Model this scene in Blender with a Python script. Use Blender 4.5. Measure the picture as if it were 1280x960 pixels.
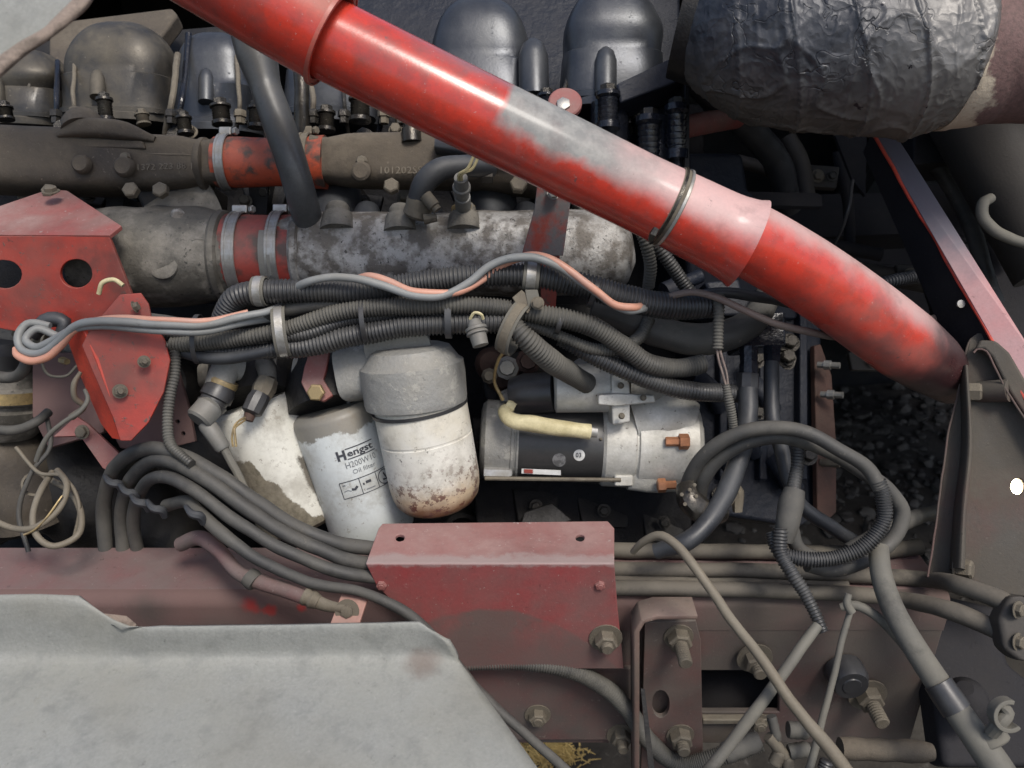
import bpy, bmesh, math, random
from mathutils import Vector, Matrix, noise, Quaternion
from mathutils.geometry import tessellate_polygon
SC = bpy.context.scene
for o in list(bpy.data.objects): bpy.data.objects.remove(o)
# ---------------------------------------------------------------- camera
F = 995.0                                   # focal length in photograph pixels (1280 wide)
CAMP = Vector((0, 0, 1.75))
RM = Matrix.Rotation(math.radians(65), 3, 'X')
cd = bpy.data.cameras.new('camera'); cam = bpy.data.objects.new('camera', cd)
SC.collection.objects.link(cam); SC.camera = cam
cam.location = CAMP; cam.rotation_euler = (math.radians(65), 0, 0)
cd.sensor_width = 36; cd.lens = 36 * F / 1280; cd.clip_start = .05; cd.clip_end = 200
cd.dof.use_dof = True; cd.dof.focus_distance = 1.0; cd.dof.aperture_fstop = 7.0
# ---------------------------------------------------------------- sky, sun, exposure
W = bpy.data.worlds.new('World'); SC.world = W; W.use_nodes = True
nt = W.node_tree; nt.nodes.clear()
sky = nt.nodes.new('ShaderNodeTexSky'); sky.sky_type = 'NISHITA'; sky.sun_disc = False
SUN_EL, SUN_AZ = math.radians(57), math.radians(150)      # sun behind the camera's right shoulder
sky.sun_elevation = SUN_EL; sky.sun_rotation = SUN_AZ
sky.air_density = 1.0; sky.dust_density = 3.0; sky.ozone_density = 1.0
bgn = nt.nodes.new('ShaderNodeBackground'); bgn.inputs[1].default_value = 0.15
wo = nt.nodes.new('ShaderNodeOutputWorld')
nt.links.new(sky.outputs[0], bgn.inputs[0]); nt.links.new(bgn.outputs[0], wo.inputs[0])
sl = bpy.data.lights.new('sun', 'SUN'); sl.energy = 2.3; sl.angle = math.radians(17); sl.color = (1, .95, .88)
so = bpy.data.objects.new('sun', sl); SC.collection.objects.link(so)
sd = Vector((math.sin(SUN_AZ) * math.cos(SUN_EL), math.cos(SUN_AZ) * math.cos(SUN_EL), math.sin(SUN_EL)))
so.rotation_euler = sd.to_track_quat('Z', 'Y').to_euler(); so.location = (0, -2, 4)
SC.view_settings.view_transform = 'Standard'; SC.view_settings.look = 'None'
SC.view_settings.gamma = 1; SC.view_settings.use_curve_mapping = False
SC.view_settings.exposure = 0.12
SC.cycles.max_bounces = 6; SC.cycles.use_denoising = True
# ---------------------------------------------------------------- coordinates
def ray(x, y): return RM @ Vector(((x - 640) / F, -(y - 480) / F, -1))
def P(x, y, d): return CAMP + ray(x, y) * d
def S(d): return d / F
def onY(x, y, Y): r = ray(x, y); return CAMP + r * (Y / r.y)
def onZ(x, y, Z): r = ray(x, y); return CAMP + r * ((Z - CAMP.z) / r.z)
def depth(p): return -(RM.transposed() @ (p - CAMP)).z
NV = RM @ Vector((0, 0, 1)); UV = RM @ Vector((0, 1, 0)); XV = Vector((1, 0, 0)); OUT = Vector((0, -1, 0)); ZV = Vector((0, 0, 1))
def V(p): return p if isinstance(p, Vector) else P(*p)
# ---------------------------------------------------------------- objects
WL = {}
def T(name, label, cat, at, group=None, kind=None):
    o = bpy.data.objects.new(name, None); SC.collection.objects.link(o)
    o.empty_display_size = .02; o.location = V(at); WL[o] = V(at).copy()
    o['label'] = label; o['category'] = cat
    if group: o['group'] = group
    if kind: o['kind'] = kind
    return o
def tag(o, label, cat, group=None):
    o['label'] = label; o['category'] = cat
    if group: o['group'] = group
    return o
def place(o, parent, w):
    SC.collection.objects.link(o); WL[o] = w.copy()
    if parent: o.parent = parent; o.location = w - WL[parent]
    else: o.location = w
def obj(name, bm, m, parent=None, sharp=35, bevel=0, kind=None, label=None, w=None):
    if w is None:
        c = Vector((0, 0, 0))
        for v in bm.verts: c += v.co
        c /= max(1, len(bm.verts))
        bmesh.ops.translate(bm, verts=bm.verts, vec=-c)
    else: c = w
    if bm.faces: bmesh.ops.recalc_face_normals(bm, faces=bm.faces)
    me = bpy.data.meshes.new(name); bm.to_mesh(me); bm.free()
    me.materials.append(m)
    me.polygons.foreach_set('use_smooth', [True] * len(me.polygons))
    me.set_sharp_from_angle(angle=math.radians(sharp))
    o = bpy.data.objects.new(name, me)
    place(o, parent, c)
    if bevel:
        b = o.modifiers.new('bevel', 'BEVEL'); b.width = bevel; b.segments = 2; b.limit_method = 'ANGLE'; b.angle_limit = math.radians(30); b.harden_normals = True
    if kind: o['kind'] = kind
    if label: o['label'] = label
    return o
def struct(name, bm, m, **k): return obj(name, bm, m, kind='structure', **k)
# ---------------------------------------------------------------- geometry
def spline(pts, rs, step):
    n = len(pts)
    if n == 2: fine = [(pts[0].lerp(pts[1], i / 20), rs[0] + (rs[1] - rs[0]) * i / 20) for i in range(21)]
    else:
        E = [2 * pts[0] - pts[1]] + pts + [2 * pts[-1] - pts[-2]]
        fine = []
        for i in range(n - 1):
            a, b, c, d = E[i:i + 4]
            t0 = 0; t1 = t0 + max(1e-5, (b - a).length ** .5); t2 = t1 + max(1e-5, (c - b).length ** .5); t3 = t2 + max(1e-5, (d - c).length ** .5)
            for k in range(16):
                t = t1 + (t2 - t1) * k / 16
                A1 = a * ((t1 - t) / (t1 - t0)) + b * ((t - t0) / (t1 - t0))
                A2 = b * ((t2 - t) / (t2 - t1)) + c * ((t - t1) / (t2 - t1))
                A3 = c * ((t3 - t) / (t3 - t2)) + d * ((t - t2) / (t3 - t2))
                B1 = A1 * ((t2 - t) / (t2 - t0)) + A2 * ((t - t0) / (t2 - t0))
                B2 = A2 * ((t3 - t) / (t3 - t1)) + A3 * ((t - t1) / (t3 - t1))
                fine.append((B1 * ((t2 - t) / (t2 - t1)) + B2 * ((t - t1) / (t2 - t1)), rs[i] + (rs[i + 1] - rs[i]) * k / 16))
        fine.append((pts[-1], rs[-1]))
    L = [0]
    for i in range(1, len(fine)): L.append(L[-1] + (fine[i][0] - fine[i - 1][0]).length)
    m = max(2, int(L[-1] / step)); out = []; j = 0
    for k in range(m + 1):
        s = L[-1] * k / m
        while j < len(L) - 2 and L[j + 1] < s: j += 1
        f = (s - L[j]) / max(1e-9, L[j + 1] - L[j]); f = min(1, max(0, f))
        out.append((fine[j][0].lerp(fine[j + 1][0], f), fine[j][1] + (fine[j + 1][1] - fine[j][1]) * f, s))
    return out, L[-1]
def sweep(bm, path, n=14, prof=None, cap=True, oval=1.0, jit=0.0, total=1):
    """path: list of (point, radius, s)"""
    la = bm.verts.layers.float.get('s') or bm.verts.layers.float.new('s')
    lb = bm.verts.layers.float.get('up') or bm.verts.layers.float.new('up')
    N = len(path); rings = []; nrm = None
    for i, (p, r, s) in enumerate(path):
        a = path[max(0, i - 1)][0]; b = path[min(N - 1, i + 1)][0]
        t = (b - a); t = t.normalized() if t.length > 1e-9 else Vector((1, 0, 0))
        if nrm is None:
            nrm = UV - t * UV.dot(t)
            if nrm.length < .2: nrm = XV - t * XV.dot(t)
        else: nrm = nrm - t * nrm.dot(t)
        nrm.normalize(); bi = t.cross(nrm)
        rr = r * (prof(i) if prof else 1)
        ring = []
        for k in range(n):
            th = 2 * math.pi * k / n
            q = rr
            if jit: q *= 1 + jit * noise.noise(p * 30 + Vector((math.cos(th), math.sin(th), 0)) * 1.2)
            v = bm.verts.new(p + nrm * (math.cos(th) * q) + bi * (math.sin(th) * q * oval))
            v[la] = s / total; v[lb] = math.cos(th)
            ring.append(v)
        rings.append(ring)
    for i in range(N - 1):
        A, B = rings[i], rings[i + 1]
        for k in range(n):
            bm.faces.new((A[k], A[(k + 1) % n], B[(k + 1) % n], B[k]))
    if cap:
        bm.faces.new(rings[0]); bm.faces.new(rings[-1][::-1])
    return rings
def wob(path, a=.0016):
    return [(p + noise.noise_vector(p * 16) * a + noise.noise_vector(p * 45 + Vector((4, 4, 4))) * a * .35, r * (1 + .09 * noise.noise(p * 28)), s) for p, r, s in path]
def tube(pts, r, n=12, pitch=0, step=.006, cap=True, oval=1.0, jit=0, bm=None):
    """pts in (px, py, depth); r in photograph pixels (number or one per point)"""
    bm = bm or bmesh.new()
    ps = [V(p) for p in pts]
    rs = r if isinstance(r, (list, tuple)) else [r] * len(ps)
    rs = [q * S(depth(p)) for q, p in zip(rs, ps)]
    if pitch:
        pitch_m = pitch * S(depth(ps[0])); path, L = spline(ps, rs, pitch_m / 4); path = wob(path)
        sweep(bm, path, n, prof=lambda i: (1.0, 1.0, .84, .84)[i % 4], cap=cap, total=L)
    else:
        path, L = spline(ps, rs, step)
        if max(rs) < .024 and n < 20: path = wob(path)
        sweep(bm, path, n, cap=cap, oval=oval, jit=jit, total=L)
    return bm
def lathe(p0, p1, prof, n=24, bm=None, closed=True):
    """prof: (fraction along p0..p1, radius px)"""
    bm = bm or bmesh.new(); p0 = V(p0); p1 = V(p1); ax = p1 - p0; s = S(depth(p0))
    path = [(p0 + ax * t, r * s, t) for t, r in prof]
    t = ax.normalized(); nr = UV - t * UV.dot(t)
    if nr.length < .2: nr = XV - t * XV.dot(t)
    nr.normalize(); bi = t.cross(nr); rings = []
    la = bm.verts.layers.float.get('s') or bm.verts.layers.float.new('s')
    lb = bm.verts.layers.float.get('up') or bm.verts.layers.float.new('up')
    for p, r, f in path:
        r = max(r, 1e-5); ring = []
        for k in range(n):
            th = 2 * math.pi * k / n
            v = bm.verts.new(p + nr * (math.cos(th) * r) + bi * (math.sin(th) * r)); v[la] = f; v[lb] = math.cos(th); ring.append(v)
        rings.append(ring)
    for A, B in zip(rings, rings[1:]):
        for k in range(n): bm.faces.new((A[k], A[(k + 1) % n], B[(k + 1) % n], B[k]))
    if closed: bm.faces.new(rings[0]); bm.faces.new(rings[-1][::-1])
    return bm
def prism(loop, ext, holes=(), bm=None):
    """loop: world points of a flat outline; ext: extrusion vector; holes: world loops"""
    bm = bm or bmesh.new(); loops = [list(loop)] + [list(h) for h in holes]
    flat = [p for l in loops for p in l]
    if holes:
        tb_ = bmesh.new(); k = 0
        for l in loops:
            vv = [tb_.verts.new(p) for p in l]
            for i in range(len(vv)): tb_.edges.new((vv[i], vv[(i + 1) % len(vv)]))
        tb_.verts.index_update(); bmesh.ops.triangle_fill(tb_, use_beauty=True, use_dissolve=False, edges=tb_.edges, normal=Vector(ext).normalized())
        tb_.verts.index_update(); tris = [[v.index for v in f.verts] for f in tb_.faces]; tb_.free()
    else: tris = tessellate_polygon(loops)
    A = [bm.verts.new(p) for p in flat]; B = [bm.verts.new(p + ext) for p in flat]
    for t in tris:
        try: bm.faces.new([A[i] for i in t]); bm.faces.new([B[i] for i in reversed(t)])
        except ValueError: pass
    k = 0
    for l in loops:
        m = len(l)
        for i in range(m):
            j = (i + 1) % m; bm.faces.new((A[k + i], A[k + j], B[k + j], B[k + i]))
        k += m
    return bm
def plane_pt(x, y, p, n): r = ray(x, y); return CAMP + r * ((p - CAMP).dot(n) / r.dot(n))
def plate(poly, anch, thick, holes=(), bm=None):
    """poly: pixel outline laid on the plane through three (px,py,depth) anchors; thickness goes away from the viewer.
    holes: (px, py, rx, ry)"""
    a, b, c = [V(q) for q in anch]; n = (b - a).cross(c - a).normalized()
    if n.dot(a - CAMP) < 0: n = -n
    loop = [plane_pt(x, y, a, n) for x, y in poly]
    hs = [[plane_pt(x + rx * math.cos(2 * math.pi * k / 20), y + ry * math.sin(2 * math.pi * k / 20), a, n) for k in range(20)] for x, y, rx, ry in holes]
    return prism(loop, n * thick, hs, bm)
def box(c, sx, sy, sz, rot=None, bm=None):
    bm = bm or bmesh.new(); r = bmesh.ops.create_cube(bm, size=1)
    M = Matrix.Translation(V(c)) @ (rot.to_4x4() if rot else Matrix.Identity(4)) @ Matrix.Diagonal((sx, sy, sz, 1))
    bmesh.ops.transform(bm, matrix=M, verts=r['verts']); return bm
def ring(c, axis, a, b, width, thick, up=None, n=40, arc=(0, 1), bm=None):
    """flat band round an ellipse (metres); axis = direction the band wraps around"""
    bm = bm or bmesh.new(); c = V(c); ax = axis.normalized(); up = up or UV
    u = (up - ax * up.dot(ax)).normalized(); v = ax.cross(u); R = []
    full = arc == (0, 1)
    for k in range(n if full else n + 1):
        th = 2 * math.pi * (arc[0] + (arc[1] - arc[0]) * k / n)
        e = u * math.cos(th) * a + v * math.sin(th) * b; m = (u * math.cos(th) / a + v * math.sin(th) / b).normalized()
        R.append([bm.verts.new(c + e + m * o_ + ax * w_) for o_, w_ in ((0, -width / 2), (thick, -width / 2), (thick, width / 2), (0, width / 2))])
    cnt = n if full else n
    for k in range(cnt):
        A = R[k]; B = R[(k + 1) % len(R)]
        for j in range(4): bm.faces.new((A[j], A[(j + 1) % 4], B[(j + 1) % 4], B[j]))
    if not full: bm.faces.new(R[0]); bm.faces.new(R[-1][::-1])
    return bm
_bolt = {}
def bolt(pos, dr, r, m, parent, washer=1.5, stud=0, h=.8, name='bolt', dome_=False, group=None):
    """hexagonal bolt head standing on pos, r in photograph pixels"""
    pos = V(pos); key = (washer, stud, h, dome_, m.name)
    if key not in _bolt:
        bm = bmesh.new()
        def cyl(r0, r1, z0, z1, n, rot=0):
            A = [bm.verts.new((math.cos(2 * math.pi * k / n + rot) * r0, math.sin(2 * math.pi * k / n + rot) * r0, z0)) for k in range(n)]
            B = [bm.verts.new((math.cos(2 * math.pi * k / n + rot) * r1, math.sin(2 * math.pi * k / n + rot) * r1, z1)) for k in range(n)]
            for k in range(n): bm.faces.new((A[k], A[(k + 1) % n], B[(k + 1) % n], B[k]))
            return A, B
        z = 0
        if washer:
            a, b = cyl(washer, washer, 0, .14, 20); bm.faces.new(b); bm.faces.new(a[::-1]); z = .14
        a, b = cyl(1, 1, z, z + h * .85, 6, .3); bm.faces.new(a[::-1])
        a2, b2 = cyl(1, .82, z + h * .85, z + h, 6, .3); bm.faces.new(b2)
        if stud:
            zz = z + h
            q = int(stud / .12)
            prev = None
            for i in range(q + 1):
                rr = .52 if i % 2 else .58
                if i == q: rr = .46
                R_ = [bm.verts.new((math.cos(2 * math.pi * k / 12) * rr, math.sin(2 * math.pi * k / 12) * rr, zz - .05 + stud * i / q)) for k in range(12)]
                if prev:
                    for k in range(12): bm.faces.new((prev[k], prev[(k + 1) % 12], R_[(k + 1) % 12], R_[k]))
                prev = R_
            bm.faces.new(prev)
        elif dome_:
            a, b = cyl(.6, .45, z + h - .02, z + h + .12, 12); bm.faces.new(b)
        bmesh.ops.remove_doubles(bm, verts=bm.verts, dist=1e-5)
        bmesh.ops.recalc_face_normals(bm, faces=bm.faces)
        me = bpy.data.meshes.new('bolt'); bm.to_mesh(me); bm.free(); me.materials.append(m)
        me.polygons.foreach_set('use_smooth', [True] * len(me.polygons)); me.set_sharp_from_angle(angle=math.radians(32))
        _bolt[key] = me
    o = bpy.data.objects.new(name, _bolt[key]); place(o, parent, pos)
    o.rotation_mode = 'QUATERNION'; q = dr.normalized().to_track_quat('Z', 'Y')
    o.rotation_quaternion = q @ Quaternion((0, 0, 1), (pos.x * 37 + pos.z * 51) % 1.0); k = r * S(depth(pos)); o.scale = (k, k, k)
    return o
# ---------------------------------------------------------------- materials
ZTOP = P(640, 750, 1.0).z
def lin(h):
    h = h.lstrip('#'); return tuple((((int(h[i:i + 2], 16) / 255) + .055) / 1.055) ** 2.4 if int(h[i:i + 2], 16) > 10 else int(h[i:i + 2], 16) / 255 / 12.92 for i in (0, 2, 4))
class NT:
    def __init__(s, name):
        s.m = bpy.data.materials.new(name); s.m.use_nodes = True; s.t = s.m.node_tree; s.t.nodes.clear()
        s.out = s.n('ShaderNodeOutputMaterial'); s.b = s.n('ShaderNodeBsdfPrincipled'); s.l(s.b.outputs[0], s.out.inputs[0])
        s.tc = s.n('ShaderNodeTexCoord'); s.co = s.tc.outputs['Object']
    def n(s, k): return s.t.nodes.new(k)
    def l(s, a, b): s.t.links.new(a, b)
    def put(s, sock, v):
        if isinstance(v, bpy.types.NodeSocket): s.l(v, sock)
        elif isinstance(v, tuple) and len(v) == 3: sock.default_value = (*v, 1)
        else: sock.default_value = v
    def noise(s, scale, detail=5, rough=.6, vec=None, dist=0, off=0):
        x = s.n('ShaderNodeTexNoise'); x.inputs['Scale'].default_value = scale; x.inputs['Detail'].default_value = detail; x.inputs['Roughness'].default_value = rough; x.inputs['Distortion'].default_value = dist
        v = vec or s.co
        if off:
            a = s.n('ShaderNodeVectorMath'); a.inputs[1].default_value = (off, off * 1.7, -off); s.l(v, a.inputs[0]); v = a.outputs[0]
        s.l(v, x.inputs['Vector']); return x.outputs[0]
    def rng(s, v, a, b, c=0, d=1, smooth=False):
        x = s.n('ShaderNodeMapRange'); x.inputs[1].default_value = a; x.inputs[2].default_value = b; x.inputs[3].default_value = c; x.inputs[4].default_value = d
        if smooth: x.interpolation_type = 'SMOOTHSTEP'
        s.l(v, x.inputs[0]); return x.outputs[0]
    def math(s, op, a, b=0):
        x = s.n('ShaderNodeMath'); x.operation = op; s.put(x.inputs[0], a); s.put(x.inputs[1], b); return x.outputs[0]
    def mix(s, f, a, b, mode='MIX'):
        x = s.n('ShaderNodeMix'); x.data_type = 'RGBA'; x.blend_type = mode; s.put(x.inputs[0], f); s.put(x.inputs[6], a); s.put(x.inputs[7], b); return x.outputs[2]
    def attr(s, name):
        x = s.n('ShaderNodeAttribute'); x.attribute_name = name; return x.outputs['Fac']
    def nz(s):
        g = s.n('ShaderNodeNewGeometry'); x = s.n('ShaderNodeSeparateXYZ'); s.l(g.outputs['Normal'], x.inputs[0]); return x.outputs[2]
    def sep(s, sock):
        x = s.n('ShaderNodeSeparateXYZ'); s.l(sock, x.inputs[0]); return x.outputs
    def bump(s, h, strength, dist=.002, prev=None):
        x = s.n('ShaderNodeBump'); x.inputs['Strength'].default_value = strength; x.inputs['Distance'].default_value = dist; s.l(h, x.inputs['Height'])
        if prev: s.l(prev, x.inputs['Normal'])
        return x.outputs[0]
DUST = (.20, .175, .14)
NTS = {}
def overlay(m, fn, color):
    """lay one more layer of wear over a finished paint: fn(t) gives its mask"""
    t = NTS[m.name]; s = t.b.inputs['Base Color']; old = s.links[0].from_socket; t.l(t.mix(fn(t), old, color), s); return m
def grime(name, base, alt=None, amt=.4, scale=25, soft=.08, chip=None, chip_amt=.15, chip_scale=90, dust=.5, dustcol=DUST, rough=(.45, .8), metal=0, bump=.25, bscale=260, coat=0, var=.25, blend=False, lump=0, spec=.5):
    t = NT(name); NTS[name] = t; t.b.inputs['Specular IOR Level'].default_value = spec
    n1 = t.noise(scale, 8, .62); n2 = t.noise(chip_scale, 8, .7, off=3.3); n3 = t.noise(9, 4, .6, off=7.7); nf = t.noise(bscale, 4, .7)
    alt = alt or tuple(c * .6 for c in base)
    def th(v, a, w): c = .5 + (.5 - a) * .42; return t.rng(v, c - w, c + w)
    f1 = th(n1, amt, soft); col = t.mix(f1, base, alt)
    col = t.mix(1.0, col, t.mix(nf, (1 - var,) * 3, (1 + var,) * 3), 'MULTIPLY')
    chipf = None
    if chip: chipf = th(n2, chip_amt, .025); col = t.mix(chipf, col, chip)
    fleck = t.rng(t.noise(150, 10, .8, off=21), .60, .66, 0, .55); col = t.mix(t.math('MULTIPLY', fleck, min(1, dust * 1.3)), col, tuple(min(1, c * 1.9 + .03) for c in dustcol))
    pit = t.rng(t.noise(85, 10, .78, off=31), .345, .385, .7, 0); col = t.mix(pit, col, tuple(c * .35 for c in base))
    up = t.rng(t.nz(), -.35, .9, 0, 1, True)
    df = t.math('MULTIPLY', up, t.rng(n3, .3, .62, .30, 1.05)); df = t.math('MULTIPLY', df, t.rng(t.noise(70, 10, .7, off=41), .3, .62, .45, 1.15)); df = t.math('MULTIPLY', df, t.rng(n1, .25, .6, .5, 1.1))
    base_d = t.rng(n3, .35, .7, 0, .45); df = t.math('MULTIPLY', t.math('ADD', df, base_d), dust)
    df = t.math('MINIMUM', df, 1.0)
    col = t.mix(df, col, dustcol)
    t.l(col, t.b.inputs['Base Color'])
    rg = t.rng(t.math('ADD', df, t.math('MULTIPLY', n1, .6)), .2, .9, rough[0], rough[1]); t.l(rg, t.b.inputs['Roughness'])
    if metal: t.l(t.math('MULTIPLY', t.math('SUBTRACT', 1.0, df), metal), t.b.inputs['Metallic'])
    if coat: t.b.inputs['Coat Weight'].default_value = coat; t.b.inputs['Coat Roughness'].default_value = .25
    nb = t.bump(nf, bump, .0015, t.bump(pit, .3, .0008))
    if lump: nb = t.bump(t.noise(45, 4, .6, off=1), lump, .006, nb)
    if chipf is not None: nb = t.bump(chipf, .35, .0006, nb)
    t.l(nb, t.b.inputs['Normal'])
    return t.m
M = {}
M['red'] = grime('red paint', (.36, .034, .020), (.17, .026, .02), .45, 16, .12, chip=(.08, .055, .045), chip_amt=.2, dust=.55, dustcol=(.17, .10, .08), rough=(.38, .7), bump=.12)
M['redbright'] = grime('bright red paint', (.66, .06, .03), (.42, .04, .025), .35, 18, .12, chip=(.1, .06, .05), chip_amt=.13, dust=.25, dustcol=(.28, .16, .12), rough=(.35, .6), bump=.1)
M['reddusty'] = grime('dusty red paint', (.28, .05, .045), (.17, .075, .065), .5, 16, .15, chip=(.3, .24, .22), chip_amt=.17, chip_scale=140, dust=.62, dustcol=(.30, .19, .17), rough=(.55, .85), bump=.2)
M['rail'] = grime('rail paint', (.115, .035, .034), (.065, .05, .045), .6, 9, .13, chip=(.15, .12, .10), chip_amt=.12, dust=.95, dustcol=(.098, .082, .072), rough=(.6, .9), bump=.25)
M['pinkdust'] = grime('rail top dusty', (.19, .075, .075), (.125, .10, .09), .55, 10, .16, chip=(.36, .3, .27), chip_amt=.10, chip_scale=120, dust=.6, dustcol=(.17, .125, .118), rough=(.6, .9), bump=.2)
M['alu'] = grime('cast aluminium', (.36, .355, .34), (.11, .10, .09), .5, 38, .07, chip=(.035, .035, .035), chip_amt=.24, chip_scale=170, dust=.35, rough=(.45, .75), metal=.35, bump=.5, lump=.25)
M['aludirt'] = grime('dirty cast manifold', (.075, .07, .06), (.20, .185, .16), .42, 24, .08, chip=(.03, .03, .028), chip_amt=.22, chip_scale=110, dust=.55, dustcol=(.19, .175, .145), rough=(.5, .85), metal=.15, bump=.5, lump=.3)
M['alucl'] = grime('clean aluminium', (.56, .55, .51), (.38, .37, .33), .42, 24, .15, chip=(.12, .1, .08), chip_amt=.14, chip_scale=120, dust=.2, dustcol=(.42, .39, .32), rough=(.42, .7), metal=.25, bump=.3)
M['tan'] = grime('dust brown casting', (.065, .052, .038), (.035, .029, .024), .45, 14, .12, chip=(.2, .16, .12), chip_amt=.09, dust=.75, dustcol=(.13, .108, .08), rough=(.55, .9), metal=.1, bump=.45, lump=.25)
M['oily'] = grime('oily black', (.008, .010, .016), (.016, .017, .022), .4, 30, .1, dust=.06, dustcol=(.05, .05, .05), rough=(.16, .42), bump=.22, bscale=90, lump=.35)
M['navy'] = grime('grease blackened housing', (.010, .014, .024), (.020, .022, .030), .45, 12, .15, dust=.2, dustcol=(.038, .038, .042), rough=(.42, .7), bump=.25, lump=.5, spec=.25)
M['bentgrey'] = grime('grey metal pipe', (.11, .115, .12), (.05, .05, .05), .45, 10, .2, dust=.4, dustcol=(.14, .13, .11), rough=(.3, .6), metal=.3, bump=.12)
M['black'] = grime('engine black', (.009, .009, .010), (.022, .02, .018), .35, 20, .1, dust=.25, dustcol=(.055, .05, .042), rough=(.4, .75), bump=.4, lump=.3, spec=.3)
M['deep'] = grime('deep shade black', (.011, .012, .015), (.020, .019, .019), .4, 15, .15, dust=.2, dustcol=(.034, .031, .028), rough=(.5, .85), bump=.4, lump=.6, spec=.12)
M['dome'] = grime('rocker cover', (.030, .031, .033), (.075, .066, .052), .42, 12, .12, chip=(.2, .18, .15), chip_amt=.06, dust=.75, dustcol=(.125, .108, .08), rough=(.22, .7), metal=.4, bump=.18)
M['domeblk'] = grime('rocker cover black', (.045, .05, .06), (.08, .085, .09), .36, 14, .12, chip=(.14, .13, .12), chip_amt=.05, dust=.2, dustcol=(.13, .13, .13), rough=(.30, .55), metal=.5, bump=.15)
M['corr'] = grime('corrugated conduit', (.014, .015, .018), (.03, .03, .031), .45, 16, .15, dust=.42, dustcol=(.10, .10, .098), rough=(.26, .62), bump=.1, var=.12)
M['corrdusty'] = grime('dusty conduit', (.024, .024, .024), (.055, .053, .047), .5, 14, .15, dust=.65, dustcol=(.125, .12, .105), rough=(.4, .8), bump=.15, var=.12)
M['rubber'] = grime('rubber hose', (.022, .023, .025), (.05, .048, .044), .5, 12, .12, chip=(.11, .10, .085), chip_amt=.13, chip_scale=60, dust=.6, dustcol=(.10, .096, .085), rough=(.45, .8), bump=.2, var=.15)
M['rubberblue'] = grime('smooth black hose', (.015, .017, .022), (.03, .032, .036), .45, 14, .15, dust=.45, dustcol=(.085, .088, .09), rough=(.36, .62), bump=.15, var=.15)
M['greyhose'] = grime('grey hose', (.12, .116, .10), (.085, .08, .07), .4, 12, .2, dust=.5, dustcol=(.15, .14, .115), rough=(.6, .85), bump=.2, var=.12)
M['greywire'] = grime('grey wire', (.23, .245, .25), (.17, .175, .17), .4, 16, .15, dust=.35, dustcol=(.26, .25, .22), rough=(.4, .65), bump=.08, var=.1)
M['pinkwire'] = grime('pink wire', (.62, .28, .18), (.48, .27, .21), .45, 18, .2, dust=.2, dustcol=(.4, .3, .25), rough=(.4, .6), bump=.08, var=.1)
M['brownwire'] = grime('brown wire', (.17, .12, .105), (.13, .105, .09), .45, 18, .2, dust=.4, dustcol=(.22, .18, .15), rough=(.5, .7), bump=.08, var=.1)
M['ochre'] = grime('tan rod', (.17, .145, .105), (.11, .09, .065), .4, 18, .2, dust=.5, dustcol=(.2, .18, .14), rough=(.55, .8), bump=.15)
M['steel'] = grime('zinc steel', (.45, .45, .44), (.24, .23, .2), .4, 40, .15, dust=.25, dustcol=(.25, .22, .18), rough=(.3, .6), metal=.75, bump=.15)
M['boltdirty'] = grime('dirty bolt', (.15, .13, .10), (.08, .065, .05), .45, 60, .12, dust=.6, dustcol=(.2, .175, .13), rough=(.5, .85), metal=.3, bump=.4)
M['boltdark'] = grime('dark oily bolt', (.03, .028, .026), (.06, .055, .045), .4, 60, .12, dust=.15, rough=(.14, .4), metal=.6, bump=.4)
M['brass'] = grime('brass', (.45, .33, .15), (.25, .19, .1), .45, 60, .12, dust=.3, rough=(.35, .6), metal=.6, bump=.25)
M['copper'] = grime('copper coloured bolt', (.52, .22, .1), (.32, .13, .06), .4, 50, .15, dust=.2, dustcol=(.3, .2, .14), rough=(.35, .6), metal=.5, bump=.2)
M['rust'] = grime('rusty red flange', (.075, .032, .022), (.045, .022, .016), .45, 30, .12, dust=.3, dustcol=(.12, .09, .07), rough=(.7, .9), bump=.6)
M['silicone'] = grime('orange red hose', (.42, .07, .03), (.06, .04, .032), .42, 30, .06, dust=.35, dustcol=(.14, .11, .09), rough=(.4, .75), bump=.2)
M['siliconedk'] = grime('dark red hose', (.28, .045, .035), (.06, .035, .03), .45, 26, .08, dust=.4, dustcol=(.14, .12, .1), rough=(.4, .75), bump=.2)
M['panel'] = grime('pale grey panel', (.275, .28, .262), (.20, .205, .19), .5, 6, .25, chip=(.20, .19, .155), chip_amt=.12, chip_scale=9, dust=.35, dustcol=(.27, .27, .235), rough=(.5, .8), bump=.35, bscale=330, var=.34)
overlay(M['panel'], lambda t: t.rng(t.noise(38, 8, .7, off=51), .50, .66, 0, .55), (.155, .16, .15))
def near(pt, r0, r1):
    def fn(t):
        g = t.n('ShaderNodeNewGeometry'); d = t.n('ShaderNodeVectorMath'); d.operation = 'DISTANCE'; t.l(g.outputs['Position'], d.inputs[0]); d.inputs[1].default_value = pt
        return t.rng(t.math('ADD', d.outputs['Value'], t.math('MULTIPLY', t.math('SUBTRACT', t.noise(30, 5, .6, off=81), .5), .03)), r0, r1, .75, 0, True)
    return fn
def scratch(sx, sy, sz, a, b, off=91):
    def fn(t):
        m_ = t.n('ShaderNodeVectorMath'); m_.operation = 'MULTIPLY'; t.l(t.co, m_.inputs[0]); m_.inputs[1].default_value = (sx, sy, sz)
        return t.rng(t.noise(1, 6, .7, vec=m_.outputs[0], off=off), a, b, 0, .6)
    return fn
overlay(M['panel'], near(P(530, 838, .785), .008, .026), (.14, .105, .085))
overlay(M['panel'], lambda t: t.rng(t.noise(55, 12, .85, off=93, dist=1.5), .60, .63, 0, .5), (.13, .125, .115))
overlay(M['panel'], lambda t: t.rng(t.noise(4.5, 3, .5, off=61), .47, .64, 0, .6), (.21, .20, .16))
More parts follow.
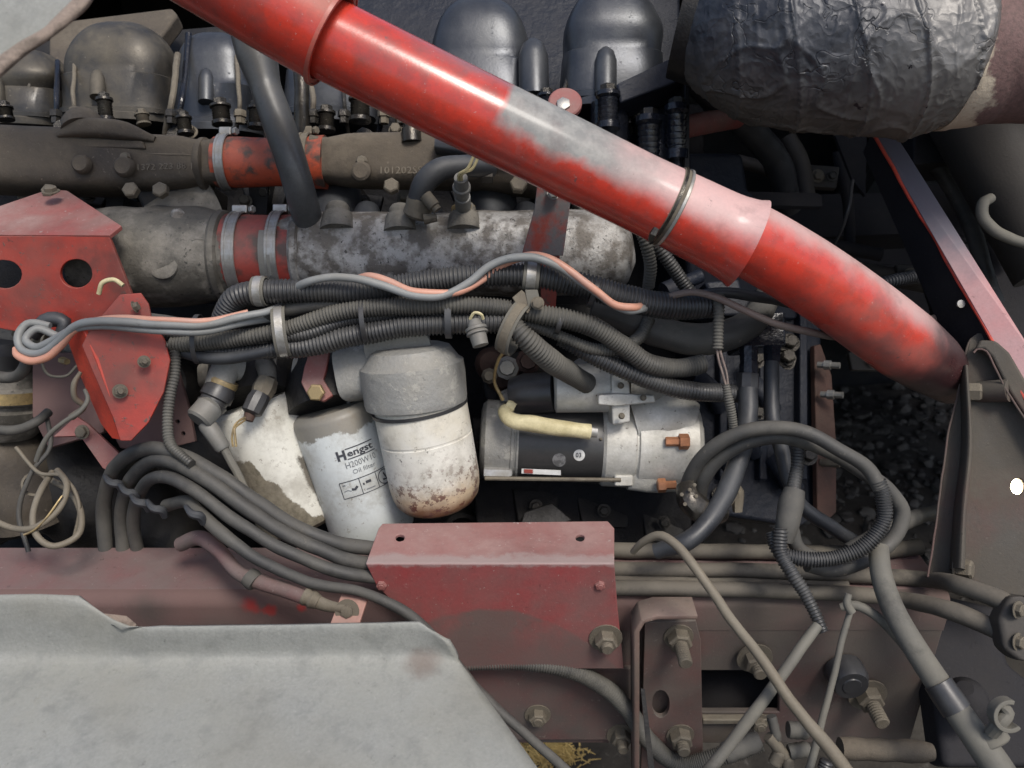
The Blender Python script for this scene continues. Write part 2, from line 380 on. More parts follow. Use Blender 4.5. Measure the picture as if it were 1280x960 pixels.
M['panelmid'] = grime('scuffed grey panel', (.27, .275, .27), (.2, .205, .2), .42, 8, .2, chip=(.30, .29, .27), chip_amt=.1, chip_scale=55, dust=.2, dustcol=(.28, .27, .23), rough=(.55, .8), bump=.2, bscale=420, var=.14)
M['edgewood'] = grime('frayed brown edge', (.27, .21, .17), (.13, .10, .08), .45, 60, .08, dust=.2, rough=(.7, .9), bump=.8)
M['greyhead'] = grime('filter head casting', (.27, .27, .255), (.30, .295, .27), .48, 24, .07, chip=(.40, .39, .35), chip_amt=.30, chip_scale=34, dust=.3, dustcol=(.24, .22, .18), rough=(.5, .8), metal=.2, bump=.4, lump=.3)
M['plastic'] = grime('grey plastic', (.17, .175, .17), (.12, .12, .11), .4, 20, .2, dust=.35, rough=(.4, .65), bump=.1)
M['plasticblk'] = grime('black plastic', (.02, .02, .023), (.035, .034, .034), .4, 20, .2, dust=.25, dustcol=(.1, .1, .1), rough=(.25, .5), bump=.1)
M['motorblk'] = grime('starter black band', (.03, .03, .031), (.045, .044, .042), .4, 14, .2, dust=.15, dustcol=(.12, .12, .11), rough=(.32, .55), bump=.1)
M['cream'] = grime('cream sleeve', (.62, .55, .33), (.42, .36, .19), .42, 40, .15, chip=(.2, .16, .09), chip_amt=.07, dust=.2, dustcol=(.45, .4, .25), rough=(.5, .7), bump=.3)
M['gravel'] = grime('ground', (.042, .039, .035), (.022, .021, .02), .45, 10, .12, chip=(.09, .085, .08), chip_amt=.2, chip_scale=28, dust=.1, rough=(.85, .95), bump=.8, bscale=60, lump=.5, spec=.15)
M['stone'] = grime('loose stones', (.075, .071, .066), (.035, .033, .031), .45, 12, .1, dust=.1, rough=(.8, .95), bump=.6, bscale=120, spec=.2)
M['straw'] = grime('dry straw', (.62, .45, .16), (.38, .26, .09), .4, 10, .2, dust=.1, rough=(.7, .9), bump=.2)
M['tyre'] = grime('tyre rubber', (.02, .02, .02), (.035, .034, .032), .4, 12, .2, dust=.4, dustcol=(.07, .065, .055), rough=(.7, .9), bump=.3)
M['cavity'] = grime('dark chassis steel', (.016, .016, .020), (.028, .027, .029), .4, 10, .2, dust=.35, dustcol=(.045, .042, .040), rough=(.6, .9), bump=.3, spec=.15)
M['greysteel'] = grime('grey brown tube', (.045, .040, .035), (.03, .026, .023), .4, 8, .2, dust=.4, dustcol=(.075, .066, .055), rough=(.55, .8), bump=.2)
M['dustypipe'] = grime('dusty air pipe', (.035, .032, .029), (.065, .058, .048), .5, 9, .15, chip=(.015, .015, .015), chip_amt=.10, chip_scale=30, dust=.95, dustcol=(.125, .11, .088), rough=(.5, .85), bump=.2)
M['flangetan'] = grime('dusty pink tan steel', (.20, .12, .10), (.13, .10, .08), .5, 14, .15, chip=(.3, .25, .2), chip_amt=.1, dust=.7, dustcol=(.19, .155, .125), rough=(.6, .85), bump=.25)
for _k, _c in (('rubber', (.10, .094, .08)), ('corrdusty', (.10, .095, .08)), ('corr', (.055, .054, .05)), ('greyhose', (.17, .16, .13)), ('dustypipe', (.15, .135, .105))):
    overlay(M[_k], lambda t: t.rng(t.noise(7, 6, .65, off=101), .46, .66, 0, .65, True), _c)
    overlay(M[_k], lambda t: t.rng(t.noise(11, 7, .7, off=111), .56, .70, 0, .6), (.013, .013, .014))
overlay(M['red'], lambda t: t.rng(t.noise(8, 6, .65, off=121), .48, .66, 0, .7, True), (.07, .032, .026))
for _k in ('red', 'redbright', 'reddusty', 'rail', 'pinkdust'): overlay(M[_k], lambda t: t.rng(t.noise(48, 12, .82, off=131), .615, .635, 0, .75), (.05, .03, .025))
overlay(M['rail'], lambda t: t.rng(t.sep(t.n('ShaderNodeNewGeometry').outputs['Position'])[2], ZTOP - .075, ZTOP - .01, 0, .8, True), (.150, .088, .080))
overlay(M['rail'], lambda t: t.math('MULTIPLY', t.rng(t.sep(t.n('ShaderNodeNewGeometry').outputs['Position'])[0], -.02, .30, 0, 1, True), t.rng(t.noise(9, 7, .65, off=141), .36, .58, .25, .9)), (.088, .074, .062))
M['ink'] = NT('black ink').m; M['ink'].node_tree.nodes['Principled BSDF'].inputs['Base Color'].default_value = (.045, .047, .055, 1)
M['ink'].node_tree.nodes['Principled BSDF'].inputs['Roughness'].default_value = .5
M['inkgrey'] = NT('grey ink').m; M['inkgrey'].node_tree.nodes['Principled BSDF'].inputs['Base Color'].default_value = (.16, .17, .18, 1)
M['sticker'] = grime('white sticker', (.7, .7, .68), (.5, .5, .47), .4, 60, .2, dust=.1, rough=(.4, .6), bump=.05)
M['stickerold'] = grime('scuffed sticker', (.2, .2, .2), (.09, .09, .09), .5, 90, .05, dust=.1, rough=(.4, .6), bump=.05)
def pipe_mat(name, mode):
    t = NT(name); s = t.attr('s'); up = t.attr('up')
    n = t.noise(14, 5, .6); n2 = t.noise(50, 6, .65, off=2); nf = t.noise(300, 4, .7); nl = t.noise(6, 4, .5, off=5)
    red = t.mix(t.rng(n2, .45, .62), (.54, .045, .026), (.40, .045, .03))
    jn = t.math('MULTIPLY', t.math('SUBTRACT', n, .5), 1.6)
    if mode == 'B':
        a = t.rng(t.math('ADD', s, t.math('MULTIPLY', jn, .02)), .40, .415)
        b = t.rng(t.math('ADD', up, jn), -.55, -.1)
        c = t.rng(t.math('ADD', s, t.math('MULTIPLY', jn, .2)), .60, .84, 1, 0, True)
        grey = t.math('MULTIPLY', t.math('MULTIPLY', a, b), c)
        sm = t.math('MULTIPLY', t.rng(t.math('ADD', up, jn), .35, .8), t.rng(s, .1, .3)); sm = t.math('MULTIPLY', sm, t.rng(s, .40, .42, .7, 0))
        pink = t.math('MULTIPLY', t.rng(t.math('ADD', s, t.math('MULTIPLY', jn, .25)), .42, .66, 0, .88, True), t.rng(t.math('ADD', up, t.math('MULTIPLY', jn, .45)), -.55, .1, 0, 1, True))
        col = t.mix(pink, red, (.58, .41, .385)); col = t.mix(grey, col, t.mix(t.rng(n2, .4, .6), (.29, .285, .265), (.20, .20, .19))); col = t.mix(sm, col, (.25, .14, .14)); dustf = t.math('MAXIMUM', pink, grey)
    elif mode == 'C':
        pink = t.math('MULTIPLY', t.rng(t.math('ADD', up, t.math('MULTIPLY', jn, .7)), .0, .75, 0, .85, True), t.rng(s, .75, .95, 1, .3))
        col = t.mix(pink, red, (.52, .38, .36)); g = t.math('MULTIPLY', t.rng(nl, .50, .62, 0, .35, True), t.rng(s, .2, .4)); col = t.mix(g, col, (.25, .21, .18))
        dk = t.rng(t.math('ADD', s, t.math('MULTIPLY', jn, .14)), .56, .72, 0, .95, True); col = t.mix(dk, col, (.035, .022, .024)); dustf = t.math('MAXIMUM', pink, g)  # dk paints the shade at the far end of the bend into the colour
    else:
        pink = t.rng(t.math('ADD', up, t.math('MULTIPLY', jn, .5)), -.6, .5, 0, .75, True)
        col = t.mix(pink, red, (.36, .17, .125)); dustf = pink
    col = t.mix(1.0, col, t.mix(nf, (.88,) * 3, (1.12,) * 3), 'MULTIPLY')
    scr = t.rng(t.noise(34, 12, .8, off=9), .345, .36, .8, 0)
    col = t.mix(scr, col, (.10, .075, .07))
    col = t.mix(t.rng(t.noise(10, 7, .7, off=43), .50, .68, 0, .38, True), col, (.13, .075, .07))
    cv = t.n('ShaderNodeCombineXYZ'); t.l(t.math('MULTIPLY', s, 9.0), cv.inputs[0]); t.l(t.math('MULTIPLY', up, 28.0), cv.inputs[1])
    st = t.rng(t.noise(1.6, 8, .75, vec=cv.outputs[0]), .60, .68, 0, .5); col = t.mix(st, col, (.17, .12, .11))
    spk = t.rng(t.noise(210, 8, .8, off=33), .63, .66, 0, .6); col = t.mix(spk, col, (.55, .48, .44))
    t.l(col, t.b.inputs['Base Color']); t.l(t.rng(t.math('ADD', dustf, t.math('MULTIPLY', n2, .25)), 0, 1, .19, .62), t.b.inputs['Roughness'])
    t.b.inputs['Coat Weight'].default_value = .25 if mode == 'B' else .1; t.b.inputs['Coat Roughness'].default_value = .18
    t.l(t.bump(nf, .08, .001, t.bump(n2, .1, .002)), t.b.inputs['Normal'])
    return t.m
M['pipeA'] = pipe_mat('pipe sleeve paint', 'A'); M['pipeB'] = pipe_mat('pipe paint', 'B'); M['pipeC'] = pipe_mat('pipe bend paint', 'C')

def foil():
    t = NT('crumpled foil wrap'); up = t.attr('up'); s = t.attr('s')
    v = t.n('ShaderNodeTexVoronoi'); v.feature = 'DISTANCE_TO_EDGE'; v.inputs['Scale'].default_value = 20
    w = t.noise(20, 3, .5); vm = t.n('ShaderNodeVectorMath'); vm.operation = 'MULTIPLY_ADD'
    tx = t.n('ShaderNodeTexNoise'); tx.inputs['Scale'].default_value = 16; tx.inputs['Detail'].default_value = 3; t.l(t.co, tx.inputs['Vector'])
    t.l(tx.outputs['Color'], vm.inputs[0]); vm.inputs[1].default_value = (.16, .16, .16); t.l(t.co, vm.inputs[2]); t.l(vm.outputs[0], v.inputs['Vector'])
    e = t.math('MAXIMUM', t.rng(v.outputs['Distance'], 0, .035), t.rng(t.noise(13, 3, .5, off=17), .40, .55))
    v2 = t.n('ShaderNodeTexVoronoi'); v2.feature = 'F1'; v2.inputs['Scale'].default_value = 34; t.l(vm.outputs[0], v2.inputs['Vector'])
    n = t.noise(30, 8, .65, off=4); nf = t.noise(180, 5, .7)
    col = t.mix(t.rng(n, .38, .62), (.020, .023, .031), (.062, .065, .073))
    col = t.mix(t.rng(s, .40, .95, 0, .9, True), col, (.165, .16, .152))
    d = t.math('MULTIPLY', t.rng(up, -.95, .0, .75, .0, True), t.rng(t.noise(11, 4, .6), .3, .6, .5, 1)); col = t.mix(d, col, (.15, .14, .115))
    tar = t.math('MULTIPLY', t.rng(t.noise(24, 5, .6, off=12), .655, .67), t.rng(s, .3, .5)); col = t.mix(tar, col, (.008, .008, .012))
    t.l(col, t.b.inputs['Base Color']); t.b.inputs['Metallic'].default_value = .28
    t.l(t.math('SUBTRACT', t.rng(t.math('ADD', d, t.math('MULTIPLY', n, .6)), .1, .9, .34, .75), t.math('MULTIPLY', tar, .3)), t.b.inputs['Roughness'])
    t.l(t.bump(nf, .2, .001, t.bump(e, .6, .003, t.bump(v2.outputs['Distance'], .3, .008, t.bump(n, .25, .004)))), t.b.inputs['Normal'])
    return t.m
M['foil'] = foil()
def fibre():
    t = NT('frayed lagging and rusty pipe end'); s = t.attr('s'); n = t.noise(24, 6, .6); nf = t.noise(200, 5, .7)
    f = t.rng(t.math('ADD', s, t.math('MULTIPLY', t.math('SUBTRACT', n, .5), .3)), .15, .18)
    col = t.mix(f, (.50, .43, .33), t.mix(t.rng(nf, .4, .6), (.17, .10, .092), (.12, .075, .068)))
    t.l(col, t.b.inputs['Base Color']); t.b.inputs['Roughness'].default_value = .75; t.l(t.bump(nf, .6, .002), t.b.inputs['Normal']); return t.m
M['fibre'] = fibre()
def filt(name, white, kind):
    """white canister; s runs from the top (0) to the bottom (1)"""
    t = NT(name); s = t.attr('s'); up = t.attr('up'); n = t.noise(26, 8, .65); n2 = t.noise(120, 8, .7, off=3); nb = t.noise(9, 4, .6, off=8); nf = t.noise(300, 4, .7)
    jn = t.math('SUBTRACT', n, .5)
    col = t.mix(t.rng(nb, .35, .65), white, tuple(c * .82 for c in white))
    spk = t.rng(n2, .63, .66, 0, .75); col = t.mix(spk, col, (.16, .13, .10))
    if kind == 'rust':
        ox = t.sep(t.co)
        r = t.rng(t.math('ADD', s, t.math('MULTIPLY', jn, .30)), .60, .74); col = t.mix(r, col, (.46, .36, .24))
        r2 = t.rng(t.math('ADD', s, t.math('MULTIPLY', jn, .35)), .76, .88); col = t.mix(r2, col, (.17, .09, .045))
        chips = t.math('MULTIPLY', t.rng(t.noise(75, 9, .75, off=5), .535, .555), t.rng(t.math('ADD', s, t.math('MULTIPLY', jn, .6)), .42, .75)); col = t.mix(chips, col, (.10, .035, .025))
        blk = t.rng(t.noise(95, 10, .8, off=15), .615, .63); col = t.mix(blk, col, (.03, .027, .025))
        yl = t.rng(t.math('ADD', s, jn), .0, .35, .5, 0); col = t.mix(yl, col, (.52, .46, .33))
    elif kind == 'label':
        r = t.rng(t.math('ADD', s, t.math('MULTIPLY', jn, .26)), .125, .14, 1, 0); col = t.mix(r, col, (.20, .19, .165))
        r2 = t.rng(t.math('ADD', s, t.math('MULTIPLY', jn, .3)), .78, 1.0, 0, .7); col = t.mix(r2, col, (.33, .36, .33))
    else:
        ox = t.sep(t.co)
        # oily dirt that covers the lower left flank
        ux = t.math('SUBTRACT', ox[0], t.math('MULTIPLY', t.math('SUBTRACT', s, .5), .069))
        q = t.math('ADD', t.math('SUBTRACT', t.math('MULTIPLY', t.math('SUBTRACT', s, .38), .085), t.math('ADD', ux, .012)), t.math('MULTIPLY', jn, .035))
        r = t.math('MULTIPLY', t.rng(q, 0, .002), t.rng(t.math('ADD', s, t.math('MULTIPLY', jn, .3)), .30, .33)); col = t.mix(r, col, t.mix(t.rng(n2, .4, .6), (.22, .195, .145), (.13, .115, .085)))
        r2 = t.math('MULTIPLY', t.rng(t.math('ADD', ux, t.math('MULTIPLY', jn, .02)), .036, .039), t.rng(t.math('ADD', s, jn), .4, .5)); col = t.mix(r2, col, (.09, .08, .065))
    col = t.mix(t.rng(t.noise(14, 8, .72, off=19), .47, .68, 0, .5, True), col, (.24, .215, .17)); col = t.mix(t.rng(t.noise(45, 9, .8, off=29), .57, .62, 0, .5), col, (.20, .17, .13))
    col = t.mix(1.0, col, t.mix(nf, (.9,) * 3, (1.1,) * 3), 'MULTIPLY')
    t.l(col, t.b.inputs['Base Color']); t.l(t.rng(n, .3, .7, .38, .62), t.b.inputs['Roughness']); t.l(t.bump(n2, .15, .0008), t.b.inputs['Normal']); return t.m
M['filtL'] = filt('oily white filter', (.68, .67, .60), 'left'); M['filtM'] = filt('labelled white filter', (.56, .59, .58), 'label'); M['filtR'] = filt('rusting white filter', (.70, .68, .61), 'rust')
def glintmat():
    t = NT('sun glint glow'); t.b.inputs['Base Color'].default_value = (1, .95, .8, 1); t.b.inputs['Emission Color'].default_value = (1, .86, .55, 1); t.b.inputs['Emission Strength'].default_value = 30; return t.m  # emission stands for sunlight seen through the bracket hole
M['glint'] = glintmat()
# ================================================================ SETTING
bm = bmesh.new()
NG = 60
vs = [[bm.verts.new(Vector((x0, y0, .0))) for y0 in [-60, -3] + [i * .08 - .5 for i in range(60)] + [8, 60]] for x0 in [-60, -5] + [i * .09 - 2.4 for i in range(60)] + [6, 60]]
for c in vs:
    for v in c:
        if abs(v.co.x) < 3 and -1 < v.co.y < 5: v.co.z = .03 * noise.noise(v.co * 2.2) + .012 * noise.noise(v.co * 9)
for i in range(len(vs) - 1):
    for j in range(len(vs[0]) - 1): bm.faces.new((vs[i][j], vs[i + 1][j], vs[i + 1][j + 1], vs[i][j + 1]))
struct('ground', bm, M['gravel'])
random.seed(4)
bm = bmesh.new()
for _ in range(1900):
    x = random.uniform(.8, 2.6); y = random.uniform(1.9, 3.7); r = .005 * math.exp(random.uniform(0, 2.1)) * random.uniform(.6, 1.3)
    z = .03 * noise.noise(Vector((x, y, 0)) * 2.2)
    q = bmesh.ops.create_icosphere(bm, subdivisions=1, radius=r, matrix=Matrix.Translation((x, y, z + r * .3)) @ Matrix.Rotation(random.random() * 6, 4, 'Z') @ Matrix.Diagonal((1, random.uniform(.5, .9), random.uniform(.35, .6), 1)))
    for v in q['verts']: v.co += Vector([random.uniform(-1, 1) * r * .18 for _ in range(3)])
tag(obj('loose_stones', bm, M['stone'], sharp=50, kind='stuff'), 'dark loose stones scattered on the ground seen beyond the flange', 'gravel')
bm = bmesh.new()
c0 = onZ(700, 940, .02)
for _ in range(900):
    p = c0 + Vector((random.gauss(-.03, .035), random.gauss(-.01, .016), random.uniform(0, .02))); a = random.random() * 6.28; l = random.uniform(.01, .035)
    d = Vector((math.cos(a), math.sin(a), random.uniform(-.1, .3))) * l; s = Vector((-math.sin(a), math.cos(a), 0)) * .0022
    bm.faces.new([bm.verts.new(q) for q in (p - s, p + s, p + d + s * .4, p + d - s * .4)])
tag(obj('dry_grass', bm, M['straw'], kind='stuff'), 'patch of golden dry grass on the ground under the frame rail', 'dry grass')

# ---- the chassis rail: a C section; all its faces are true horizontals and verticals
A0 = P(640, 750, 1.0); YW = A0.y; ZT = A0.z
YB = onZ(640, 684, ZT).y
ZB = onY(700, 932, YW).z
def railx(x, y, Y=None): return onY(x, y, YW if Y is None else Y)
rail = T('chassis_rail', 'dusty dark red steel frame rail running across the bottom of the picture', 'chassis rail', (640, 760, 1.0))
X0 = onY(-120, 760, YW).x; X1 = onY(1163, 850, YW).x
def slab(x0, x1, y0, y1, z0, z1, bm=None): return box(Vector(((x0 + x1) / 2, (y0 + y1) / 2, (z0 + z1) / 2)), x1 - x0, y1 - y0, z1 - z0, bm=bm)
bm = slab(X0, X1 + .0, YW + .020, YB, ZT - .009, ZT)
obj('top_flange', bm, M['pinkdust'], rail, bevel=.002)
bend = bmesh.new(); R_ = []
for k in range(9):
    th = math.pi / 2 * k / 8
    R_.append([bend.verts.new((x, YW + .020 - .017 * math.sin(th), ZT - .0165 + .017 * math.cos(th))) for x in [X0 + (X1 - X0) * i / 30 for i in range(31)]])
R_.append([bend.verts.new((v.co.x, v.co.y, ZT - .052)) for v in R_[-1]])
for A, B in zip(R_, R_[1:]):
    for i in range(30): bend.faces.new((A[i], A[i + 1], B[i + 1], B[i]))
obj('flange_bend', bend, M['rail'], rail, sharp=60)
for x_, y_, r_ in ((312, 760, .017), (336, 764, .012), (376, 762, .010)): overlay(M['rail'], near(railx(x_, y_, YW), .003, r_), (.42, .03, .025))
overlay(M['rail'], near(railx(185, 768, YW), .0, .045), (.06, .05, .045))
# web with the rectangular window at right of the bracket and bolt holes
wl = [Vector((x, YW + .004, z)) for x, z in ((X0, ZT - .030), (X1, ZT - .030), (X1, ZB), (X0, ZB))]
hole = [railx(x, y) + Vector((0, .004, 0)) for x, y in ((874, 841), (975, 841), (975, 893), (876, 893))]
obj('web', prism(wl, Vector((0, .009, 0)), [hole]), M['rail'], rail, bevel=.002)
bm = slab(X0, X1, YW + .014, YB, ZB, ZB + .009); obj('bottom_flange', bm, M['rail'], rail)
# fish plate (curved grey region) laid on the web, with its sweeping upper edge
fp = [(560, 836), (800, 836), (800, 925), (560, 925)]
obj('fish_plate', prism([railx(x, y, YW - .004) for x, y in fp], Vector((0, .0075, 0))), M['rail'], rail, bevel=.0015)
lip = slab(onY(877, 895, YW).x, onY(966, 895, YW).x, YW - .008, YW + .003, onY(900, 900, YW).z, onY(900, 894, YW).z)
obj('lower_ledge', lip, M['boltdirty'], rail, bevel=.002)
obj('inner_tube', lathe(Vector((onY(870, 868, YW).x - .05, YW + .09, onY(900, 868, YW + .09).z)), Vector((onY(985, 868, YW).x + .05, YW + .09, onY(900, 868, YW + .09).z)), ((0, 30), (1, 30)), 24), M['cavity'], rail)
for (x, y, r, st) in ((757, 797, 14, .0), (672, 893, 11, 0), (776, 918, 12, 1.0), (943, 822, 15, .9), (1084, 868, 16, 1.8), (948, 902, 9, 0)):
    bolt(railx(x, y, YW - .004), OUT, r, M['boltdirty'], rail, stud=st, h=1.0, dome_=(st == 0))
capc = railx(1054, 836, YW); bm = lathe(capc, capc + OUT * .03, ((0, 24), (.7, 24), (1, 20), (1, 12), (1.05, 11), (1.05, 0))); obj('rubber_plug', bm, M['plasticblk'], rail)

# far side of the truck: opposite rail, then slabs added to block sky and sun
far = T('far_chassis_rail', 'dark frame rail on the far side behind the gearbox', 'chassis rail', Vector((.6, 2.0, .95)))
obj('web', slab(-2.5, 3.0, 2.3, 2.31, .98, 1.25), M['cavity'], far, bevel=.002)
obj('top_flange', slab(-2.5, 3.0, 2.22, 2.298, 1.24, 1.252), M['cavity'], far)
struct('shade_roof_front', slab(.34, 3.2, .97, 1.9, 2.0, 2.05), M['deep'])  # roof slab out of view, added to shade the right background
struct('shade_roof_back', slab(-2.6, 3.2, 1.9, 4.2, 2.0, 2.05), M['deep'])  # unseen slab added overhead to keep sky light off the far ground
struct('shade_wall_back', slab(-2.6, 3.2, 3.75, 3.8, -.1, 2.0), M['deep'])  # dark wall added to stop light coming in from the far side
struct('shade_wall_right', slab(2.1, 2.14, 1.7, 3.75, .3, 2.0), M['deep'])  # end wall added on the right to darken the background
struct('shade_wall_left', slab(-1.7, -1.66, 1.5, 3.75, .3, 2.0), M['deep'])  # matching wall added on the left, also to hold back light
# far side tyre, its lower tread seen past the end of the red pipe
wc = Vector((1.75, 3.0, .98)); bm = bmesh.new(); prof = [(-.15, .20), (-.155, .30), (-.16, .40), (-.15, .48), (-.12, .51), (-.07, .515), (-.065, .5), (-.05, .5), (-.045, .515), (-.005, .515), (0, .5), (.012, .5), (.017, .515), (.06, .515), (.065, .5), (.08, .5), (.085, .515), (.12, .51), (.15, .48), (.16, .4), (.15, .20)]
R_ = []
for k in range(64):
    th = 2 * math.pi * k / 64; R_.append([bm.verts.new(wc + Vector((math.cos(th) * r, o_, math.sin(th) * r))) for o_, r in prof])
for k in range(64):
    for j in range(len(prof)): bm.faces.new((R_[k][j], R_[k][(j + 1) % len(prof)], R_[(k + 1) % 64][(j + 1) % len(prof)], R_[(k + 1) % 64][j]))
tag(obj('truck_tyre', bm, M['tyre']), 'dark truck tyre in the shadows behind the red pipe end', 'tyre')
# ================================================================ ENGINE
eng = T('engine_block', 'greasy black engine block behind the manifolds and filters', 'engine', (420, 420, 1.35))
def wallp(poly, d, thick, m, name='block_wall', tilt=0, bev=.003, holes=()):
    a = [(poly[0][0], 480, d), (poly[0][0] + 100, 480, d), (poly[0][0], 380, d + tilt)]
    return obj(name, plate(poly, a, thick, holes), m, eng, bevel=bev)
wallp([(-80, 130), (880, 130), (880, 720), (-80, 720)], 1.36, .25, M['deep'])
wallp([(-80, 380), (860, 380), (860, 410), (-80, 415)], 1.28, .08, M['black'], 'side_rib')
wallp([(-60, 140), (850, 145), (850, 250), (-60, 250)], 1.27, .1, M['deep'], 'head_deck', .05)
for x in (40, 130, 230, 310, 420, 500, 600, 670, 750): wallp([(x, 225), (x + 26, 225), (x + 22, 300), (x + 4, 300)], 1.20, .1, M['black'], 'side_rib')
for i, (x, y, r) in enumerate(((645, 540, 40), (640, 640, 52), (745, 645, 48), (580, 660, 30), (215, 480, 40), (95, 600, 50))):
    a = P(x, y, 1.30); obj('core_plug', lathe(a, a + NV * .05, ((0, r), (.6, r * .95), (.9, r * .8), (.9, r * .62), (.5, r * .55), (.5, 0)), 28), M['black'] if i else M['deep'], eng)
# skirt of the sump seen between starter and cover
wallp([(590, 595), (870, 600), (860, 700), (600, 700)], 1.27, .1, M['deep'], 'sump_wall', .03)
obj('gasket_bracket', plate([(655, 640), (690, 628), (715, 650), (690, 662), (660, 690), (640, 690)], [(600, 600, 1.2), (700, 600, 1.2), (600, 700, 1.16)], .01), M['black'], eng, bevel=.002)
for (x, y) in ((628, 470), (665, 478), (640, 500), (615, 455)):
    a = P(x, y, 1.2); obj('oily_boss', lathe(a, a + NV * .04, ((0, 22), (.6, 20), (.9, 14), (1, 0)), 16), M['rust'] if x < 640 else M['black'], eng)

# rocker covers, each a casting on its own cylinder head
def cover(x, y0, y1, w, d, m, label, boss=(), lean=0, dome_r=.9, tall=1):
    base = P(x, y1, d); top = P(x + lean, y0, d - .02); t = T('rocker_cover', label, 'rocker cover', base, 'rocker covers on the cylinder heads')
    ax = (top - base); H = ax.length; up = ax.normalized(); s = S(d); a = w * s / 2; b = a * .78
    bm = bmesh.new(); R = []; n = 44
    side = XV; fw = up.cross(side).normalized()
    prof = [(0, 1.04), (.05, 1.04), (.06, .97), (.12, .965), (.40, .95), (.415, .93)] + [(.42 + .58 * math.sin(k * math.pi / 26), .93 * math.cos(k * math.pi / 26) ** .72) for k in range(1, 13)]
    for h, q in prof:
        ring_ = []
        for k in range(n):
            th = 2 * math.pi * k / n; c, s_ = math.cos(th), math.sin(th); e = 2.0 / (3.4 if h < .41 else 3.0)
            q *= 1 + .007 * noise.noise(Vector((c * 1.5 + x, s_ * 1.5, h * 4)))
            ring_.append(bm.verts.new(base + up * (h * H) + side * (math.copysign(abs(c) ** e, c) * a * q) + fw * (math.copysign(abs(s_) ** e, s_) * b * q)))
        R.append(ring_)
    for A, B in zip(R, R[1:]):
        for k in range(n): bm.faces.new((A[k], A[(k + 1) % n], B[(k + 1) % n], B[k]))
    bm.faces.new(R[-1])
    bm.faces.new(R[0])
    obj('cover_shell', bm, m, t, sharp=45)
    fl = [base + side * (a * 1.13 * math.cos(q * math.pi / 18)) + fw * (b * 1.13 * math.sin(q * math.pi / 18)) for q in range(36)]
    obj('flange', prism(fl, -up * .012), m, t, bevel=.002)
    for k in (4, 14, 22, 32) if w > 100 else (5, 13):
        q = k * math.pi / 18; bolt(base + side * (a * 1.08 * math.cos(-q)) + fw * (b * 1.08 * math.sin(-q)), up, 6, M['boltdark'], t, washer=1.4, h=.8)
    rib = [base + up * (H * h_) + fw * (-b * q_) + side * (a * .52) for h_, q_ in ((.06, .80), (.42, .76), (.60, .70), (.74, .60))]
    obj('cast_rib', tube([p_ + side * .0 for p_ in rib], 3.0, 8), m, t)
    for bx, by, br, bh in boss:
        p = P(bx, by, d - b * 1.05 - .005); q_ = P(bx - (bx - x) * .03, by - bh, d - b * .9 - .005)
        obj('bolt_boss', lathe(p, q_, ((0, br), (.7, br), (.9, br * .75), (1, br * .3)), 18), m, t)
    return t
cover(26, 62, 152, 128, 1.28, M['dome'], 'dusty brown rocker cover at the far left under the grey panel', [(-5, 140, 10, 45)])
cover(156, 30, 150, 136, 1.28, M['dome'], 'pale dusty domed rocker cover with a bolt standing in front', [(122, 122, 9, 34)], lean=-2)
cover(270, 42, 160, 104, 1.30, M['domeblk'], 'small dark rocker cover left of the bent grey pipe', [(258, 128, 10, 42)])
cover(415, 10, 150, 112, 1.30, M['domeblk'], 'black rocker cover mostly hidden behind the red pipe', [(456, 150, 14, 46)])
cover(602, 0, 142, 132, 1.28, M['domeblk'], 'shiny black rocker cover with bright top right of the red pipe sleeve', [(668, 122, 19, 72)], lean=-2)
cover(764, -14, 132, 132, 1.24, M['domeblk'], 'tall shiny black rocker cover with curved bolt recess at the top centre', [(757, 118, 14, 58)], lean=2)
# plates behind the covers
obj('rear_cover_plate', plate([(60, 28), (215, 9), (222, 18), (190, 60), (60, 90)], [(60, 30, 1.36), (215, 12, 1.36), (60, 90, 1.30)], .03), M['tan'], eng, bevel=.006)
obj('rear_cover_plate', plate([(440, -20), (850, -20), (852, 130), (440, 120)], [(440, 0, 1.42), (850, 0, 1.42), (440, 120, 1.36)], .03), M['navy'], eng, bevel=.004)
obj('rear_cover_plate', plate([(-60, 60), (300, 30), (300, 150), (-60, 160)], [(0, 30, 1.44), (215, 12, 1.44), (60, 120, 1.38)], .03), M['black'], eng, bevel=.004)
